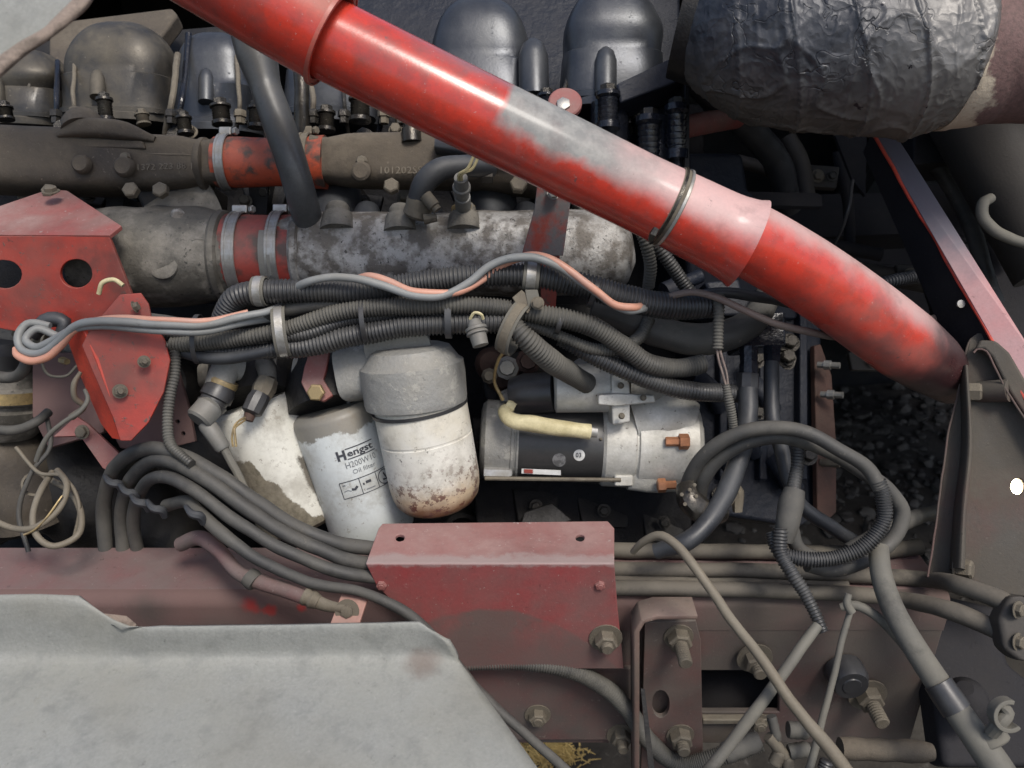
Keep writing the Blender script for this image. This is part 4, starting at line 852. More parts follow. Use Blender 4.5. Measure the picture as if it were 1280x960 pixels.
single('hanging_plate', 'dark tapering steel plate hanging behind the wrapped pipe', 'bracket', plate([(1040, 160), (1084, 160), (1082, 246), (1066, 226)], [(1040, 160, 1.5), (1140, 160, 1.5), (1040, 260, 1.5)], .01), M['cavity'], bevel=.002)
single('rear_plate', 'flat dark blue grey panel at right behind the diagonal strut', 'panel', plate([(1140, 230), (1300, 230), (1300, 520), (1260, 520)], [(1140, 230, 1.45), (1300, 230, 1.42), (1140, 430, 1.40)], .01), M['cavity'], bevel=.002)
single('rear_crossmember', 'dark rectangular beam just under the right end of the wrapped pipe', 'cross member', plate([(1142, 166), (1215, 164), (1212, 202), (1142, 206)], [(1140, 166, 1.3), (1240, 166, 1.3), (1140, 266, 1.28)], .08), M['cavity'], bevel=.004)
single('lower_beam', 'dark beam low behind the tyre and the gravel', 'cross member', plate([(1050, 330), (1230, 330), (1230, 400), (1050, 380)], [(1040, 380, 1.9), (1180, 380, 1.9), (1040, 480, 1.85)], .06), M['cavity'], bevel=.005)
single('steel_cylinder', 'grey brown steel cylinder leaning in from the right edge', 'cylinder', lathe((1205, 120, 1.25), (1330, 330, 1.18), ((0, 52), (1, 56)), 40), M['greysteel'])
single('black_hose', 'black hose curving down left of the cross member', 'hose', tube([(862, 95, 1.15), (900, 130, 1.2), (940, 165, 1.28), (972, 205, 1.34), (985, 260, 1.4)], 17, 18), M['rubberblue'])
single('red_rod', 'short pinkish red bar between the oily corner and the black hose', 'bar', tube([(850, 160, 1.16), (900, 150, 1.2), (930, 146, 1.25)], [14, 14, 13], 20), M['reddusty'])
single('bent_hose', 'dark hose bending down behind the diagonal strut at right', 'hose', tube([(1170, 205, 1.32), (1192, 240, 1.32), (1215, 285, 1.31), (1228, 330, 1.3), (1245, 380, 1.3)], 10, 14), M['rubber'])
single('grey_hook', 'pale bent rod end hooked in front of the steel cylinder', 'rod', tube([(1238, 248, 1.1), (1228, 256, 1.09), (1228, 272, 1.09), (1242, 288, 1.09), (1262, 298, 1.09), (1300, 310, 1.09)], [6, 7, 7, 7, 7, 7], 12, step=.003), M['greyhose'])
single('thin_cable', 'thin black cable hanging behind the red pipe end', 'cable', tube([(1066, 225, 1.3), (1060, 260, 1.3), (1050, 290, 1.32), (1038, 312, 1.35)], 2.2, 8), M['plasticblk'])
single('dark_conduit', 'black corrugated conduit between red pipe and diagonal strut', 'conduit', tube([(1080, 358, 1.2), (1110, 352, 1.2), (1165, 340, 1.22), (1200, 333, 1.24)], 8, 14, pitch=4), M['rubberblue'])
single('pale_cable', 'pale brown cable passing behind the end of the red pipe', 'cable', tube([(1060, 425, 1.05), (1100, 418, 1.08), (1150, 404, 1.1), (1190, 390, 1.14)], 5, 10), M['brownwire'])
# diagonal strut, L section
overlay(pk, lambda t: t.rng(t.math('ADD', t.sep(t.tc.outputs['Generated'])[2], t.math('MULTIPLY', t.math('SUBTRACT', t.noise(14, 5, .6, off=5), .5), .3)), .42, .62, 0, .95, True), (.085, .09, .115)) if False else None
ds = T('diagonal_strut', 'diagonal angle iron strut with pale pink flange above the right bracket', 'strut', (1180, 320, 1.1))
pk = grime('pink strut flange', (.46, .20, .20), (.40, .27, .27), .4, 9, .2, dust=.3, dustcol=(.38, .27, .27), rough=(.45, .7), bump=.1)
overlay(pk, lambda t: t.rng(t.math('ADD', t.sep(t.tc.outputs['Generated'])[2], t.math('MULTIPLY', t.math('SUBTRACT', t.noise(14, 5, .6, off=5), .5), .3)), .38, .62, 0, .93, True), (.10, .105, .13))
def ptsY(l): return [P(*q) for q in l]
fA = ptsY([(1090, 162, 1.16), (1118, 166, 1.16), (1290, 440, 1.0), (1290, 510, .985)])
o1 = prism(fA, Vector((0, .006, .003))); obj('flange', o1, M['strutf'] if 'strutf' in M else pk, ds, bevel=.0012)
fB = ptsY([(1090, 163, 1.162), (1291, 512, .987), (1291, 620, 1.03), (1205, 470, 1.10), (1070, 190, 1.24)])
obj('web', prism(ptsY([(1091, 166, 1.167), (1291, 516, .993), (1240, 500, 1.05), (1190, 440, 1.09), (1080, 190, 1.20)]), Vector((.0, .004, -.001))), M['cavity'], ds, bevel=.001)
obj('red_edge', tube([(1090, 164, 1.155), (1180, 320, 1.08), (1289, 512, .982)], 2.2, 8), M['redbright'], ds)
obj('web_hole', lathe((1200, 380, 1.06), P(1200, 380, 1.06) + NV * .003, ((0, 5), (1, 5)), 12), M['steel'], ds)

# ================================================================ RIGHT BRACKET PLATE
bk = T('right_bracket', 'tall dusty brown bracket plate with red edges at the right edge', 'bracket', (1230, 580, 1.02))
brn = grime('dusty brown bracket', (.058, .052, .043), (.10, .042, .035), .27, 8, .12, chip=(.03, .025, .02), chip_amt=.10, dust=.8, dustcol=(.092, .080, .064), rough=(.6, .9), bump=.3)
out = [(1212, 424), (1222, 416), (1240, 416), (1300, 500), (1330, 560), (1330, 752), (1250, 742), (1160, 722), (1172, 640), (1186, 540), (1198, 490), (1206, 450)]
an = [(1200, 480, 1.04), (1300, 480, 1.01), (1200, 680, 1.0)]
obj('plate', plate(out, an, .010, holes=[(1272, 608, 8, 10)]), brn, bk, bevel=.002)
obj('edge_paint', tube([(1160, 722, .992), (1172, 640, 1.005), (1186, 540, 1.025), (1198, 490, 1.036), (1206, 450, 1.044), (1212, 426, 1.049), (1222, 417, 1.05)], 1.3, 8), M['rail'], bk)
obj('vertical_web', tube([(1205, 460, 1.035), (1208, 560, 1.015), (1200, 640, 1.0), (1196, 712, .985)], [18, 26, 30, 34], 28, oval=.22), brn, bk)
rr = [(1218, 437), (1230, 436), (1240, 446), (1262, 490), (1300, 548), (1330, 590), (1330, 560), (1300, 505), (1262, 440), (1245, 425), (1225, 424)]
obj('raised_flange', plate(rr, [(1200, 480, 1.02), (1300, 480, .985), (1200, 680, .98)], .018), brn, bk, bevel=.004)
obj('flange_paint', tube([(1217, 441, 1.018), (1222, 436, 1.018), (1232, 438, 1.013), (1245, 460, 1.003), (1262, 492, .99), (1300, 550, .965), (1330, 592, .95)], 1.2, 8), M['rail'], bk)
bolt(P(1205, 490, 1.025), XV + NV * .5, 12, M['boltdirty'], bk, washer=0, h=1.6)
obj('pipe_stub', lathe((1222, 490, 1.03), (1262, 488, 1.0), ((0, 13), (1, 14)), 20), brn, bk)
bolt(P(1194, 710, .985), XV + NV * .9, 12, M['boltdirty'], bk, washer=1.3, h=1.5)
lt = T('sun_glint', 'small glowing disc added as sunlight glinting through the hole in the right bracket', 'glint', (1272, 608, 1.04))  # no fixture here: glowing disc added for the sunlight in the hole
a = plane_pt(1272, 608, P(1200, 480, 1.08), (P(1300, 480, 1.05) - P(1200, 480, 1.08)).cross(P(1200, 680, 1.04) - P(1200, 480, 1.08)).normalized())
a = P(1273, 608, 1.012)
obj('lens', lathe(a, a + NV * .012, ((0, 10), (.5, 9.5), (.85, 7), (1, 3)), 24), M['glint'], lt)  # the glowing disc itself, in place of a bright sunlit spot
obj('glint_base', lathe(a - NV * .02, a, ((0, 9), (1, 9)), 24), M['plasticblk'], lt)
# ================================================================ LEFT RED BRACKETS
rb = T('upper_red_bracket', 'folded red bracket with two oval holes at the left edge', 'bracket', (80, 320, 1.0))
obj('top_face', plate([(-60, 283), (0, 257), (62, 236), (84, 238), (152, 282), (137, 294), (-60, 293)], [(-60, 293, 1.0), (137, 293, 1.0), (60, 237, 1.09)], .006), M['reddusty'], rb, bevel=.0012)
obj('front_face', plate([(-60, 295), (136, 295), (174, 392), (118, 414), (40, 418), (-60, 400)], [(-60, 295, 1.0), (136, 295, 1.0), (0, 400, 1.03)], .006, holes=[(95, 342, 20, 18), (4, 343, 23, 18)]), M['red'], rb, bevel=.0012)
for x, y, r in ((64, 240, 8), (63, 274, 7)): bolt(P(x, y, 1.05), UV + NV * .6, r, M['boltdirty'], rb, washer=1.3, h=.7)
lb = T('lower_red_bracket', 'bright red folded bracket arm pointing down under the cables', 'bracket', (150, 470, .96))
obj('arm_face', plate([(112, 412), (150, 368), (176, 366), (186, 380), (190, 400), (206, 425), (213, 450), (205, 490), (186, 528), (164, 551), (150, 551), (140, 520), (118, 470), (102, 432)], [(110, 420, .945), (200, 420, .965), (150, 550, .96)], .005), M['red'], lb, bevel=.0012)
obj('side_face', plate([(80, 414), (104, 412), (120, 450), (146, 520), (158, 551), (140, 548), (126, 530), (100, 470)], [(104, 412, .944), (158, 551, .962), (80, 414, .985)], .005), M['redbright'], lb, bevel=.0012)
for x, y, r in ((150, 489, 7), (180, 452, 6)): bolt(P(x, y, .95), NV + XV * .6, r, M['boltdirty'], lb, washer=1.3, h=.7, stud=.8)
bolt(P(168, 384, .945), XV + UV * .4, 6, M['boltdirty'], lb, washer=1.3)
lw = T('bracket_plate', 'dark red flat plate with bolt holes behind the lower red bracket', 'bracket', (160, 560, 1.1))
obj('plate', plate([(190, 430), (215, 440), (236, 510), (244, 552), (190, 565), (150, 560), (120, 500)], [(100, 500, 1.08), (200, 500, 1.08), (100, 600, 1.08)], .008, holes=[(222, 527, 2.5, 2.5), (229, 542, 2.5, 2.5)]), M['rail'], lw, bevel=.001)
obj('foot', plate([(66, 546), (95, 520), (110, 530), (152, 570), (140, 592), (128, 585), (100, 545)], [(66, 546, 1.06), (166, 546, 1.06), (66, 646, 1.04)], .008), M['reddusty'], lw, bevel=.001)
bolt(P(103, 540, 1.05), NV, 7, M['boltdirty'], lw, washer=1.3); 
single('dark_red_plate', 'dark red panel in shadow behind the wires at left', 'panel', plate([(40, 440), (120, 440), (130, 540), (60, 560), (40, 520)], [(0, 480, 1.14), (100, 480, 1.14), (0, 580, 1.12)], .01), M['rail'], bevel=.002)
# alternator like round housing at left edge
al = T('round_housing', 'round dirty metal housing cut off by the left edge', 'alternator', (0, 490, 1.15))
obj('housing', lathe((5, 545, 1.18), (5, 440, 1.16), ((0, 34), (.1, 44), (.35, 50), (.38, 46), (.42, 46), (.45, 51), (.6, 50), (.63, 44), (.75, 43), (.8, 36), (1, 30)), 40), M['aludirt'], al)
obj('cap', lathe((5, 452, 1.15), (5, 425, 1.14), ((0, 32), (.6, 30), (1, 18)), 30), M['plasticblk'], al)
obj('shine_ring', ring(P(5, 490, 1.165), (P(5, 440, 1.16) - P(5, 545, 1.18)), 49 * S(1.16), 49 * S(1.16), .016, .003), M['brass'], al)
obj('lower_casting', tube([(-20, 560, 1.2), (20, 590, 1.2), (40, 650, 1.22)], [50, 46, 50], 20, jit=.1), M['tan'], al)
for i, (x, y, r) in enumerate(((35, 392, 9), (84, 386, 10), (105, 398, 8), (60, 408, 8))):
    single('cap_bolt', ['greenish dirty bolt under the left oval hole', 'brown dirty bolt under the right oval hole', 'dark bolt end next to the red arm', 'small dark stud behind the grey wires'][i], 'bolt', lathe((x - 8, y + 24, 1.1), (x, y - 6, 1.05), ((0, r * 1.3), (.5, r * 1.2), (.5, r), (.8, r), (1, r * .6)), 10), M['boltdirty' if i != 2 else 'boltdark'], 'bolts under the upper red bracket')
single('left_casting', 'dark lumpy casting behind the left bolts', 'casting', tube([(-60, 430, 1.2), (20, 420, 1.2), (110, 430, 1.22), (190, 440, 1.22)], [46, 50, 46, 40], 18, jit=.15), M['aludirt'], sharp=60)
single('left_lower_casting', 'dark lumpy casting low behind the yellow wires', 'casting', tube([(-60, 640, 1.26), (60, 600, 1.26), (160, 640, 1.28), (230, 700, 1.28)], [60, 70, 60, 50], 18, jit=.15), M['black'], sharp=60)

# ================================================================ FILTERS
fL = T('fuel_filter', 'left white filter canister smeared with oily dirt', 'filter', (390, 640, 1.1))
obj('canister', lathe((320, 506, 1.10), (383, 655, 1.135), ((-.03, 50), (0, 55), (.05, 56), (.88, 57), (.95, 54), (.985, 46), (1, 30)), 48), M['filtL'], fL)
fM = T('oil_filter', 'middle white filter canister printed with black lettering and pictograms', 'filter', (460, 660, 1.08))
m0, m1 = (418, 512, 1.085), (470, 668, 1.125)
CAN = obj('canister', lathe(m0, m1, ((-.03, 46), (0, 52), (.03, 54), (.9, 55), (.97, 52), (1, 44)), 56), M['filtM'], fM)
fR = T('rusty_filter', 'right cream filter canister with flaking paint and rusty rounded bottom', 'filter', (545, 640, 1.03))
r0, r1 = (525, 505, 1.03), (550, 636, 1.065)
obj('canister', lathe(r0, r1, ((-.06, 54), (0, 57), (.04, 58.5), (.28, 58.5), (.285, 57.7), (.3, 57.7), (.305, 58.5), (.70, 58), (.80, 56.5), (.88, 53), (.94, 46), (.98, 36), (1, 20), (1.003, 0)), 64), M['filtR'], fR)
# heads
hR = T('filter_head', 'grey cast cap over the rusty filter with scuffed rounded top', 'filter head', (518, 470, 1.03))
obj('cap', lathe((512, 432, 1.015), (521, 506, 1.03), ((0, 40), (.05, 50), (.25, 60), (.30, 65), (.5, 66), (.86, 65), (.9, 65), (.97, 64), (1, 58)), 56), M['greyhead'], hR)
obj('cap_top', lathe((497, 436, 1.0), (500, 418, 1.03), ((0, 42), (.5, 40), (1, 20)), 30), M['greyhead'], hR)
obj('side_neck', rrtube([(440, 468, 1.06), (470, 462, 1.05), (500, 460, 1.04)], [44, 40, 36], [34, 34, 34], jit=.05), M['greyhead'], hR, sharp=60)
obj('seal_ring', ring(P(524.5, 508, 1.031), (V(r1) - V(r0)), 58 * S(1.03), 58 * S(1.03), .004, .0025, n=60), M['plasticblk'], hR)
hM = T('middle_filter_head', 'dark oily housing above the printed filter', 'filter head', (420, 480, 1.1))
obj('housing', lathe((412, 470, 1.10), (418, 512, 1.085), ((-.6, 40), (0, 52), (.4, 56), (1, 55)), 40), M['black'], hM)
obj('neck', rrtube([(372, 470, 1.1), (410, 474, 1.1), (450, 480, 1.09)], [34, 36, 30], [26, 26, 26]), M['greyhead'], hM, sharp=60)
hL = T('left_filter_head', 'black shadowed housing above the left filter', 'filter head', (320, 480, 1.12))
obj('housing', lathe((318, 460, 1.13), (322, 508, 1.105), ((-.2, 54), (0, 56), (.4, 58), (1, 58)), 40), M['black'], hL)
obj('cross_tube', rrtube([(262, 470, 1.12), (300, 466, 1.1), (352, 462, 1.1)], [20, 22, 22], [16, 18, 18]), M['aludirt'], hL, sharp=60)
tb = T('mounting_tab', 'pinkish bent tab with a large tan bolt between the filter heads', 'bracket', (393, 470, 1.03))
obj('tab', plate([(386, 441), (412, 438), (408, 462), (404, 474), (416, 494), (404, 502), (384, 494), (376, 478), (380, 458)], [(380, 440, 1.035), (480, 440, 1.035), (380, 500, 1.02)], .008), M['reddusty'], tb, bevel=.002)
bolt(P(396, 490, 1.015), NV + UV * -.1, 11, M['brass'], tb, washer=0, h=.8)
# lettering and pictograms on the middle canister
c0, c1 = V(m0), V(m1); CA = (c1 - c0); CL = CA.length; ca = CA.normalized(); RAD = 54.5 * S(1.085) + .0006
fr = (NV - ca * NV.dot(ca)).normalized(); sd_ = ca.cross(fr)
if sd_.x < 0: sd_ = -sd_
def on_can(u, v, r=RAD):
    """u metres around from the front, v metres down from the top"""
    a = u / RAD; return c0 + ca * v + (fr * math.cos(a) + sd_ * math.sin(a)) * r
PX = S(1.06)
def can_text(body, u, v, hpx, wpx, m, bold=0, name='lettering'):
    tm = textmesh(body, 1, bold); bmesh.ops.subdivide_edges(tm, edges=[e for e in tm.edges if e.calc_length() > .15], cuts=2)
    xs = [q.co.x for q in tm.verts]; x0, w = min(xs), max(xs) - min(xs); kx = wpx * PX / w; ky = hpx * PX / .73
    obj(name, map_text(tm, lambda x, y, z: on_can(u * PX + (x - x0) * kx, v * PX - y * ky)), m, CAN)
def can_strip(pts, wpx, m=None, name='printed_line'):
    bm = bmesh.new(); prev = None; P_ = []
    for (a, b), (c, d) in zip(pts, pts[1:]):
        n = max(1, int(math.hypot(c - a, d - b) / 4))
        for k in range(n): P_.append((a + (c - a) * k / n, b + (d - b) * k / n))
    P_.append(pts[-1])
    for i, (a, b) in enumerate(P_):
        j = min(i + 1, len(P_) - 1); k = max(0, i - 1); dx, dy = P_[j][0] - P_[k][0], P_[j][1] - P_[k][1]; l = math.hypot(dx, dy) or 1; nx, ny = -dy / l * wpx / 2, dx / l * wpx / 2
        q = (bm.verts.new(on_can((a + nx) * PX, (b + ny) * PX)), bm.verts.new(on_can((a - nx) * PX, (b - ny) * PX)))
        if prev: bm.faces.new((prev[0], prev[1], q[1], q[0]))
        prev = q
    obj(name, bm, m or M['ink'], CAN)
U0 = -3
V0 = -7
can_text('H', U0, 60 + V0, 12, 11, M['ink'], .045)
can_text('engst', U0 + 13, 58 + V0, 8.5, 34, M['ink'], .022)
can_strip([(U0 + 12, 48 + V0), (U0 + 49, 48 + V0)], 1.2); can_strip([(U0 + 12, 61 + V0), (U0 + 49, 61 + V0)], 1.2)
can_text('H200W10', U0 + 7, 72 + V0, 8, 40, M['inkgrey'])
can_text('Oil filter', U0 + 13, 81 + V0, 6, 30, M['inkgrey'])
T0, T1 = 86, 107
_oc = on_can
def on_can(u, v, r=RAD): return _oc(u, v - 5 * PX, r)
can_strip([(U0 - 8, T0), (U0 + 62, T0)], 1); can_strip([(U0 - 8, T1), (U0 + 62, T1)], 1)
for u in (-8, 17, 39, 62): can_strip([(U0 + u, T0), (U0 + u, T1)], .9)
can_strip([(U0 + 5, 97), (U0 + 9, 98), (U0 + 13, 95)], 3.2, name='pictogram'); can_strip([(U0 + 24, 94), (U0 + 31, 94)], 3.4, name='pictogram'); can_strip([(U0 + 20, 95), (U0 + 22, 95)], 3, name='pictogram')
can_strip([(U0 - 5, 90), (U0 - 1, 90)], 1.6, M['inkgrey'], 'pictogram'); can_strip([(U0 - 5, 98), (U0, 97), (U0 + 4, 99)], 1, M['inkgrey'], 'pictogram'); can_strip([(U0 + 22, 103), (U0 + 34, 103)], 1.5, M['inkgrey'], 'pictogram')
can_strip([(U0 + 50 + 9 * math.cos(k * math.pi / 12), 97 + 9 * math.sin(k * math.pi / 12)) for k in range(25)], 1.1, name='pictogram'); can_strip([(U0 + 50, 92), (U0 + 53, 101), (U0 + 47, 100)], 2.2, name='pictogram')

# sensors left of the filters
s1 = T('elbow_connector', 'black sensor with grey right angle plug beside the left filter', 'connector', (290, 490, 1.03))
obj('elbow', tube([(300, 460, 1.05), (286, 458, 1.04), (277, 472, 1.03), (272, 484, 1.03)], [16, 17, 17, 16], 18), M['greyhead'], s1)
obj('brass_ring', lathe((281, 474, 1.03), (277, 482, 1.03), ((0, 18), (.5, 19), (1, 18)), 24), M['brass'], s1)
obj('black_body', lathe((279, 480, 1.03), (262, 511, 1.02), ((0, 16), (.3, 20), (.6, 20), (.65, 17), (.75, 17), (.8, 19), (1, 17)), 28), M['plasticblk'], s1)
obj('grey_plug', lathe((266, 504, 1.015), (247, 526, 1.0), ((0, 12), (.2, 17), (.9, 17), (1, 14)), 20), M['plastic'], s1)
obj('grey_plug_leg', lathe((257, 528, 1.01), (280, 562, 1.01), ((0, 10), (.1, 11), (.9, 10), (1, 8)), 18), M['plastic'], s1)
obj('plug_wire', tube([(280, 560, 1.01), (296, 590, 1.0), (308, 615, .985), (320, 636, .98)], [5.5, 5, 5, 5], 10), M['greyhose'], s1)
s2 = T('two_wire_sensor', 'dusty small sensor with copper coloured wires over the left filter', 'sensor', (320, 490, 1.05))
obj('fitting', tube([(322, 454, 1.08), (332, 462, 1.06), (334, 476, 1.05)], [11, 12, 11], 12), M['aludirt'], s2)
obj('nut', lathe((335, 474, 1.045), (325, 498, 1.035), ((0, 13), (.5, 15), (1, 12)), 8), M['boltdirty'], s2)
obj('sensor_body', lathe((326, 492, 1.03), (313, 518, 1.02), ((0, 12), (.3, 14), (.9, 13), (1, 8)), 10), M['plasticblk'], s2)
obj('tip', lathe((314, 514, 1.022), (310, 526, 1.018), ((0, 8), (1, 6)), 12), M['rust'], s2)
for k in (0, 4): obj('wire', tube([(312 - k * .3, 521, 1.02), (303, 523 + k, 1.01), (293, 531 + k, 1.0), (290 + k, 545, 1.0), (291 + k, 558, 1.0)], 1.5, 6, step=.003), M['brass'], s2)

# ================================================================ STARTER MOTOR
sm = T('starter_motor', 'starter motor with black band, pale aluminium nose and copper coloured bolts', 'starter motor', (740, 555, 1.15))
d = 1.14
obj('end_cap', lathe((601, 548, d), (648, 550, d), ((0, 36), (.04, 44), (.15, 49), (.80, 49), (.81, 51), (.88, 51), (.89, 49), (.94, 49), (.95, 51), (1, 51)), 56), M['greyhead'], sm)
obj('black_band', lathe((647, 550, d), (751, 554, d), ((0, 50), (1, 50)), 64), M['motorblk'], sm)
obj('front_housing', lathe((748, 554, d), (868, 557, d), ((0, 49), (.04, 53), (.33, 54), (.34, 52), (.36, 52), (.37, 56), (.8, 58), (.95, 57), (1, 50)), 64), M['alucl'], sm)
obj('nose_flange', plate([(852, 512), (868, 520), (882, 534), (884, 575), (876, 596), (858, 610), (848, 590), (848, 530)], [(850, 550, 1.09), (884, 550, 1.11), (850, 600, 1.085)], .03), M['alucl'], sm, bevel=.004)
obj('gear_bulge', tube([(790, 530, 1.12), (830, 522, 1.12), (858, 534, 1.12)], [36, 40, 34], 28, jit=.03), M['alucl'], sm, sharp=60)
obj('lower_ledge', rrtube([(785, 592, 1.11), (820, 594, 1.11), (860, 594, 1.11)], [14, 16, 12], [20, 22, 18]), M['greyhead'], sm, sharp=60)
obj('solenoid', lathe((692, 486, 1.09), (778, 484, 1.09), ((0, 26), (.03, 30), (.9, 31), (.92, 32), (1, 32)), 48), M['alucl'], sm)
obj('solenoid_top', lathe((712, 468, 1.11), (772, 466, 1.11), ((0, 12), (.2, 20), (1, 22)), 36), M['greyhead'], sm)
obj('solenoid_cap', lathe((640, 494, 1.11), (693, 490, 1.095), ((0, 22), (.3, 26), (1, 25)), 30), M['plasticblk'], sm)
obj('solenoid_flange', plate([(764, 468), (784, 468), (788, 484), (788, 528), (766, 532), (764, 500)], [(770, 480, 1.052), (870, 480, 1.06), (770, 580, 1.06)], .03), M['alucl'], sm, bevel=.003)
obj('clamp_arm', plate([(748, 494), (770, 492), (818, 494), (820, 503), (770, 508), (748, 506)], [(770, 480, 1.045), (870, 480, 1.055), (770, 580, 1.055)], .012), M['alucl'], sm, bevel=.002)
obj('rear_solenoid', rrtube([(786, 486, 1.11), (815, 488, 1.11), (834, 494, 1.12)], [26, 24, 16], [20, 20, 16]), M['greyhead'], sm, sharp=60)
obj('mount_lug', plate([(768, 594), (792, 594), (792, 608), (768, 608)], [(770, 480, 1.09), (870, 480, 1.09), (770, 580, 1.09)], .025), M['alucl'], sm, bevel=.003)
obj('through_bolt', lathe((606, 598, 1.09), (776, 600, 1.09), ((0, 2.6), (1, 2.6)), 8), M['boltdirty'], sm)
obj('nut', lathe((605, 590, 1.10), (640, 591, 1.10), ((0, 8), (.9, 8), (1, 6)), 6), M['steel'], sm)
def cb_(x0, y0, x1, y1, d_, r): return lathe((x0, y0, d_), (x1, y1, d_), ((0, r * .6), (.58, r * .6), (.58, r), (.95, r), (1, r * .9)), 6)
obj('copper_bolt', cb_(832, 552, 861, 552, 1.07, 10), M['copper'], sm); obj('copper_bolt', cb_(845, 606, 822, 607, 1.08, 9), M['copper'], sm)
for x, y in ((776, 482), (777, 520), (804, 497)): bolt(P(x, y, 1.043), NV, 3.2, M['boltdirty'], sm, washer=1.3, name='screw')
for x, y in ((751, 549), (812, 548), (821, 547), (828, 546)): a = P(x, y, 1.082); obj('casting_pip', lathe(a, a + NV * .002, ((0, 2), (1, 1))), M['boltdirty'], sm)
# insulated lead
ld = T('starter_lead', 'cream fabric sleeve over the thick lead running along the starter', 'cable', (690, 525, 1.06))
obj('sleeve', tube([(638, 510, 1.07), (630, 514, 1.06), (638, 524, 1.05), (665, 530, 1.045), (700, 536, 1.05), (737, 540, 1.055)], [6, 8, 10, 10.5, 10, 10], 18, step=.003, jit=.1), M['cream'], ld)
obj('lug', tube([(734, 540, 1.055), (746, 541, 1.058)], [7, 6], 10, oval=.6), M['steel'], ld)
obj('collar', lathe((632, 506, 1.065), (642, 512, 1.065), ((0, 7), (.5, 9), (1, 8)), 12), M['cream'], ld)
def disc_on_motor(x, y, r, m, name, txt=None):
    c = P(x, y, 1.0); ax0, ax1 = P(647, 550, d), P(751, 554, d); axd = (ax1 - ax0).normalized(); R_ = 50 * S(d) + .0008
    def hit(px, py):
        r_ = ray(px, py); w = r_ - axd * r_.dot(axd); q = CAMP - ax0; q = q - axd * q.dot(axd); A_ = w.dot(w); B_ = 2 * w.dot(q); C_ = q.dot(q) - R_ * R_
        return CAMP + r_ * ((-B_ - math.sqrt(max(0, B_ * B_ - 4 * A_ * C_))) / (2 * A_))
    bm = bmesh.new(); cc = bm.verts.new(hit(x, y)); vs_ = [bm.verts.new(hit(x + r * math.cos(k * math.pi / 12), y + r * math.sin(k * math.pi / 12))) for k in range(24)]
    for k in range(24): bm.faces.new((cc, vs_[k], vs_[(k + 1) % 24]))
    s_ = obj(name, bm, m, sm)
    if txt:
        tm = textmesh(txt, 1, .02); obj('lettering', map_text(tm, lambda u, v, z: hit(x - 4.5 + u * 7.5, y + 2.5 - v * 8) + NV * .0006), M['ink'], s_)
disc_on_motor(724, 569, 7.2, M['sticker'], 'round_sticker', '03'); disc_on_motor(699, 575, 8.5, M['stickerold'], 'scuffed_sticker')
LS = obj('label_strip', plate([(652, 586), (701, 588), (701, 594), (652, 592)], [(650, 585, 1.086), (750, 588, 1.086), (650, 600, 1.09)], .001), M['sticker'], sm)
obj('label_red_mark', plate([(655, 586.5), (666, 587), (666, 592), (655, 591.5)], [(650, 585, 1.0845), (750, 588, 1.0845), (650, 600, 1.0885)], .0005), M['red'], LS)
obj('fitting_cluster', plate([(596, 440), (640, 436), (700, 448), (690, 500), (640, 512), (606, 500)], [(600, 450, 1.2), (700, 450, 1.2), (600, 550, 1.18)], .05), M['black'], eng, bevel=.005)
for i, (x, y, r, mm) in enumerate(((634, 460, 15, 'greyhead'), (612, 470, 10, 'boltdirty'), (660, 452, 16, 'rust'), (652, 484, 15, 'black'), (634, 496, 10, 'greyhead'), (672, 494, 13, 'plasticblk'))):
    a = P(x, y, 1.14); obj('terminal', lathe(a, a + NV * .03, ((0, r), (.5, r), (.6, r * .7), (1, r * .6), (1, r * .3)), 8), M[mm], sm)
# ================================================================ CONDUIT BUNDLE
CG = 'corrugated conduits strapped along the intake manifold'
def hose(name, label, pts, r, m, pitch=0, cat='conduit', group=None, n=16, **k):
    return tag(obj(name, tube(pts, r, n, pitch=pitch, **k), M[m], sharp=60 if not pitch else 75), label, cat, group)
hose('conduit', 'topmost black corrugated conduit running under the pink and grey wires', [(278, 425, 1.0), (280, 400, .985), (295, 372, .97), (330, 364, .965), (390, 364, .965), (450, 364, .965), (520, 354, .965), (580, 346, .96), (660, 344, .96), (720, 355, .965), (780, 372, .97), (840, 382, .98), (898, 384, .99)], [15, 15, 15, 15, 15, 15, 15, 15, 15, 16, 17, 17, 15], 'corr', 4.6, group=CG)
hose('conduit', 'second corrugated conduit from the left, curving down right of the loop clamp', [(215, 430, .99), (290, 424, .98), (350, 414, .975), (400, 398, .97), (450, 386, .965), (520, 383, .96), (590, 382, .96), (640, 388, .965), (690, 396, .965), (740, 408, .97), (780, 432, .985), (812, 455, 1.0), (850, 460, 1.02), (880, 455, 1.03)], [10, 11, 11, 11, 12, 12, 12, 12, 13, 13, 13, 13, 12, 12], 'corrdusty', 4.2, group=CG)
hose('conduit', 'lowest thick corrugated conduit under the bundle above the filter cap', [(200, 432, 1.0), (250, 440, 1.0), (320, 440, .99), (400, 430, .98), (450, 418, .975), (510, 408, .97), (570, 405, .97), (630, 404, .97)], [9, 9, 10, 14, 14, 14, 14, 14], 'corr', 4.6, group=CG)
hose('conduit', 'thin corrugated conduit squeezed between the two thicker ones at left', [(195, 415, .99), (260, 418, .99), (330, 420, .985), (380, 418, .975), (440, 400, .975), (500, 392, .972), (560, 394, .972)], [8, 8, 9, 9, 8, 8, 8], 'corr', 4, group=CG)
hose('cable', 'smooth black cable fanning out left above the bundle', [(180, 396, 1.0), (240, 404, .99), (300, 402, .98), (360, 386, .978), (430, 378, .975)], [6, 7, 8, 9, 9], 'rubber', 0, 'cable')
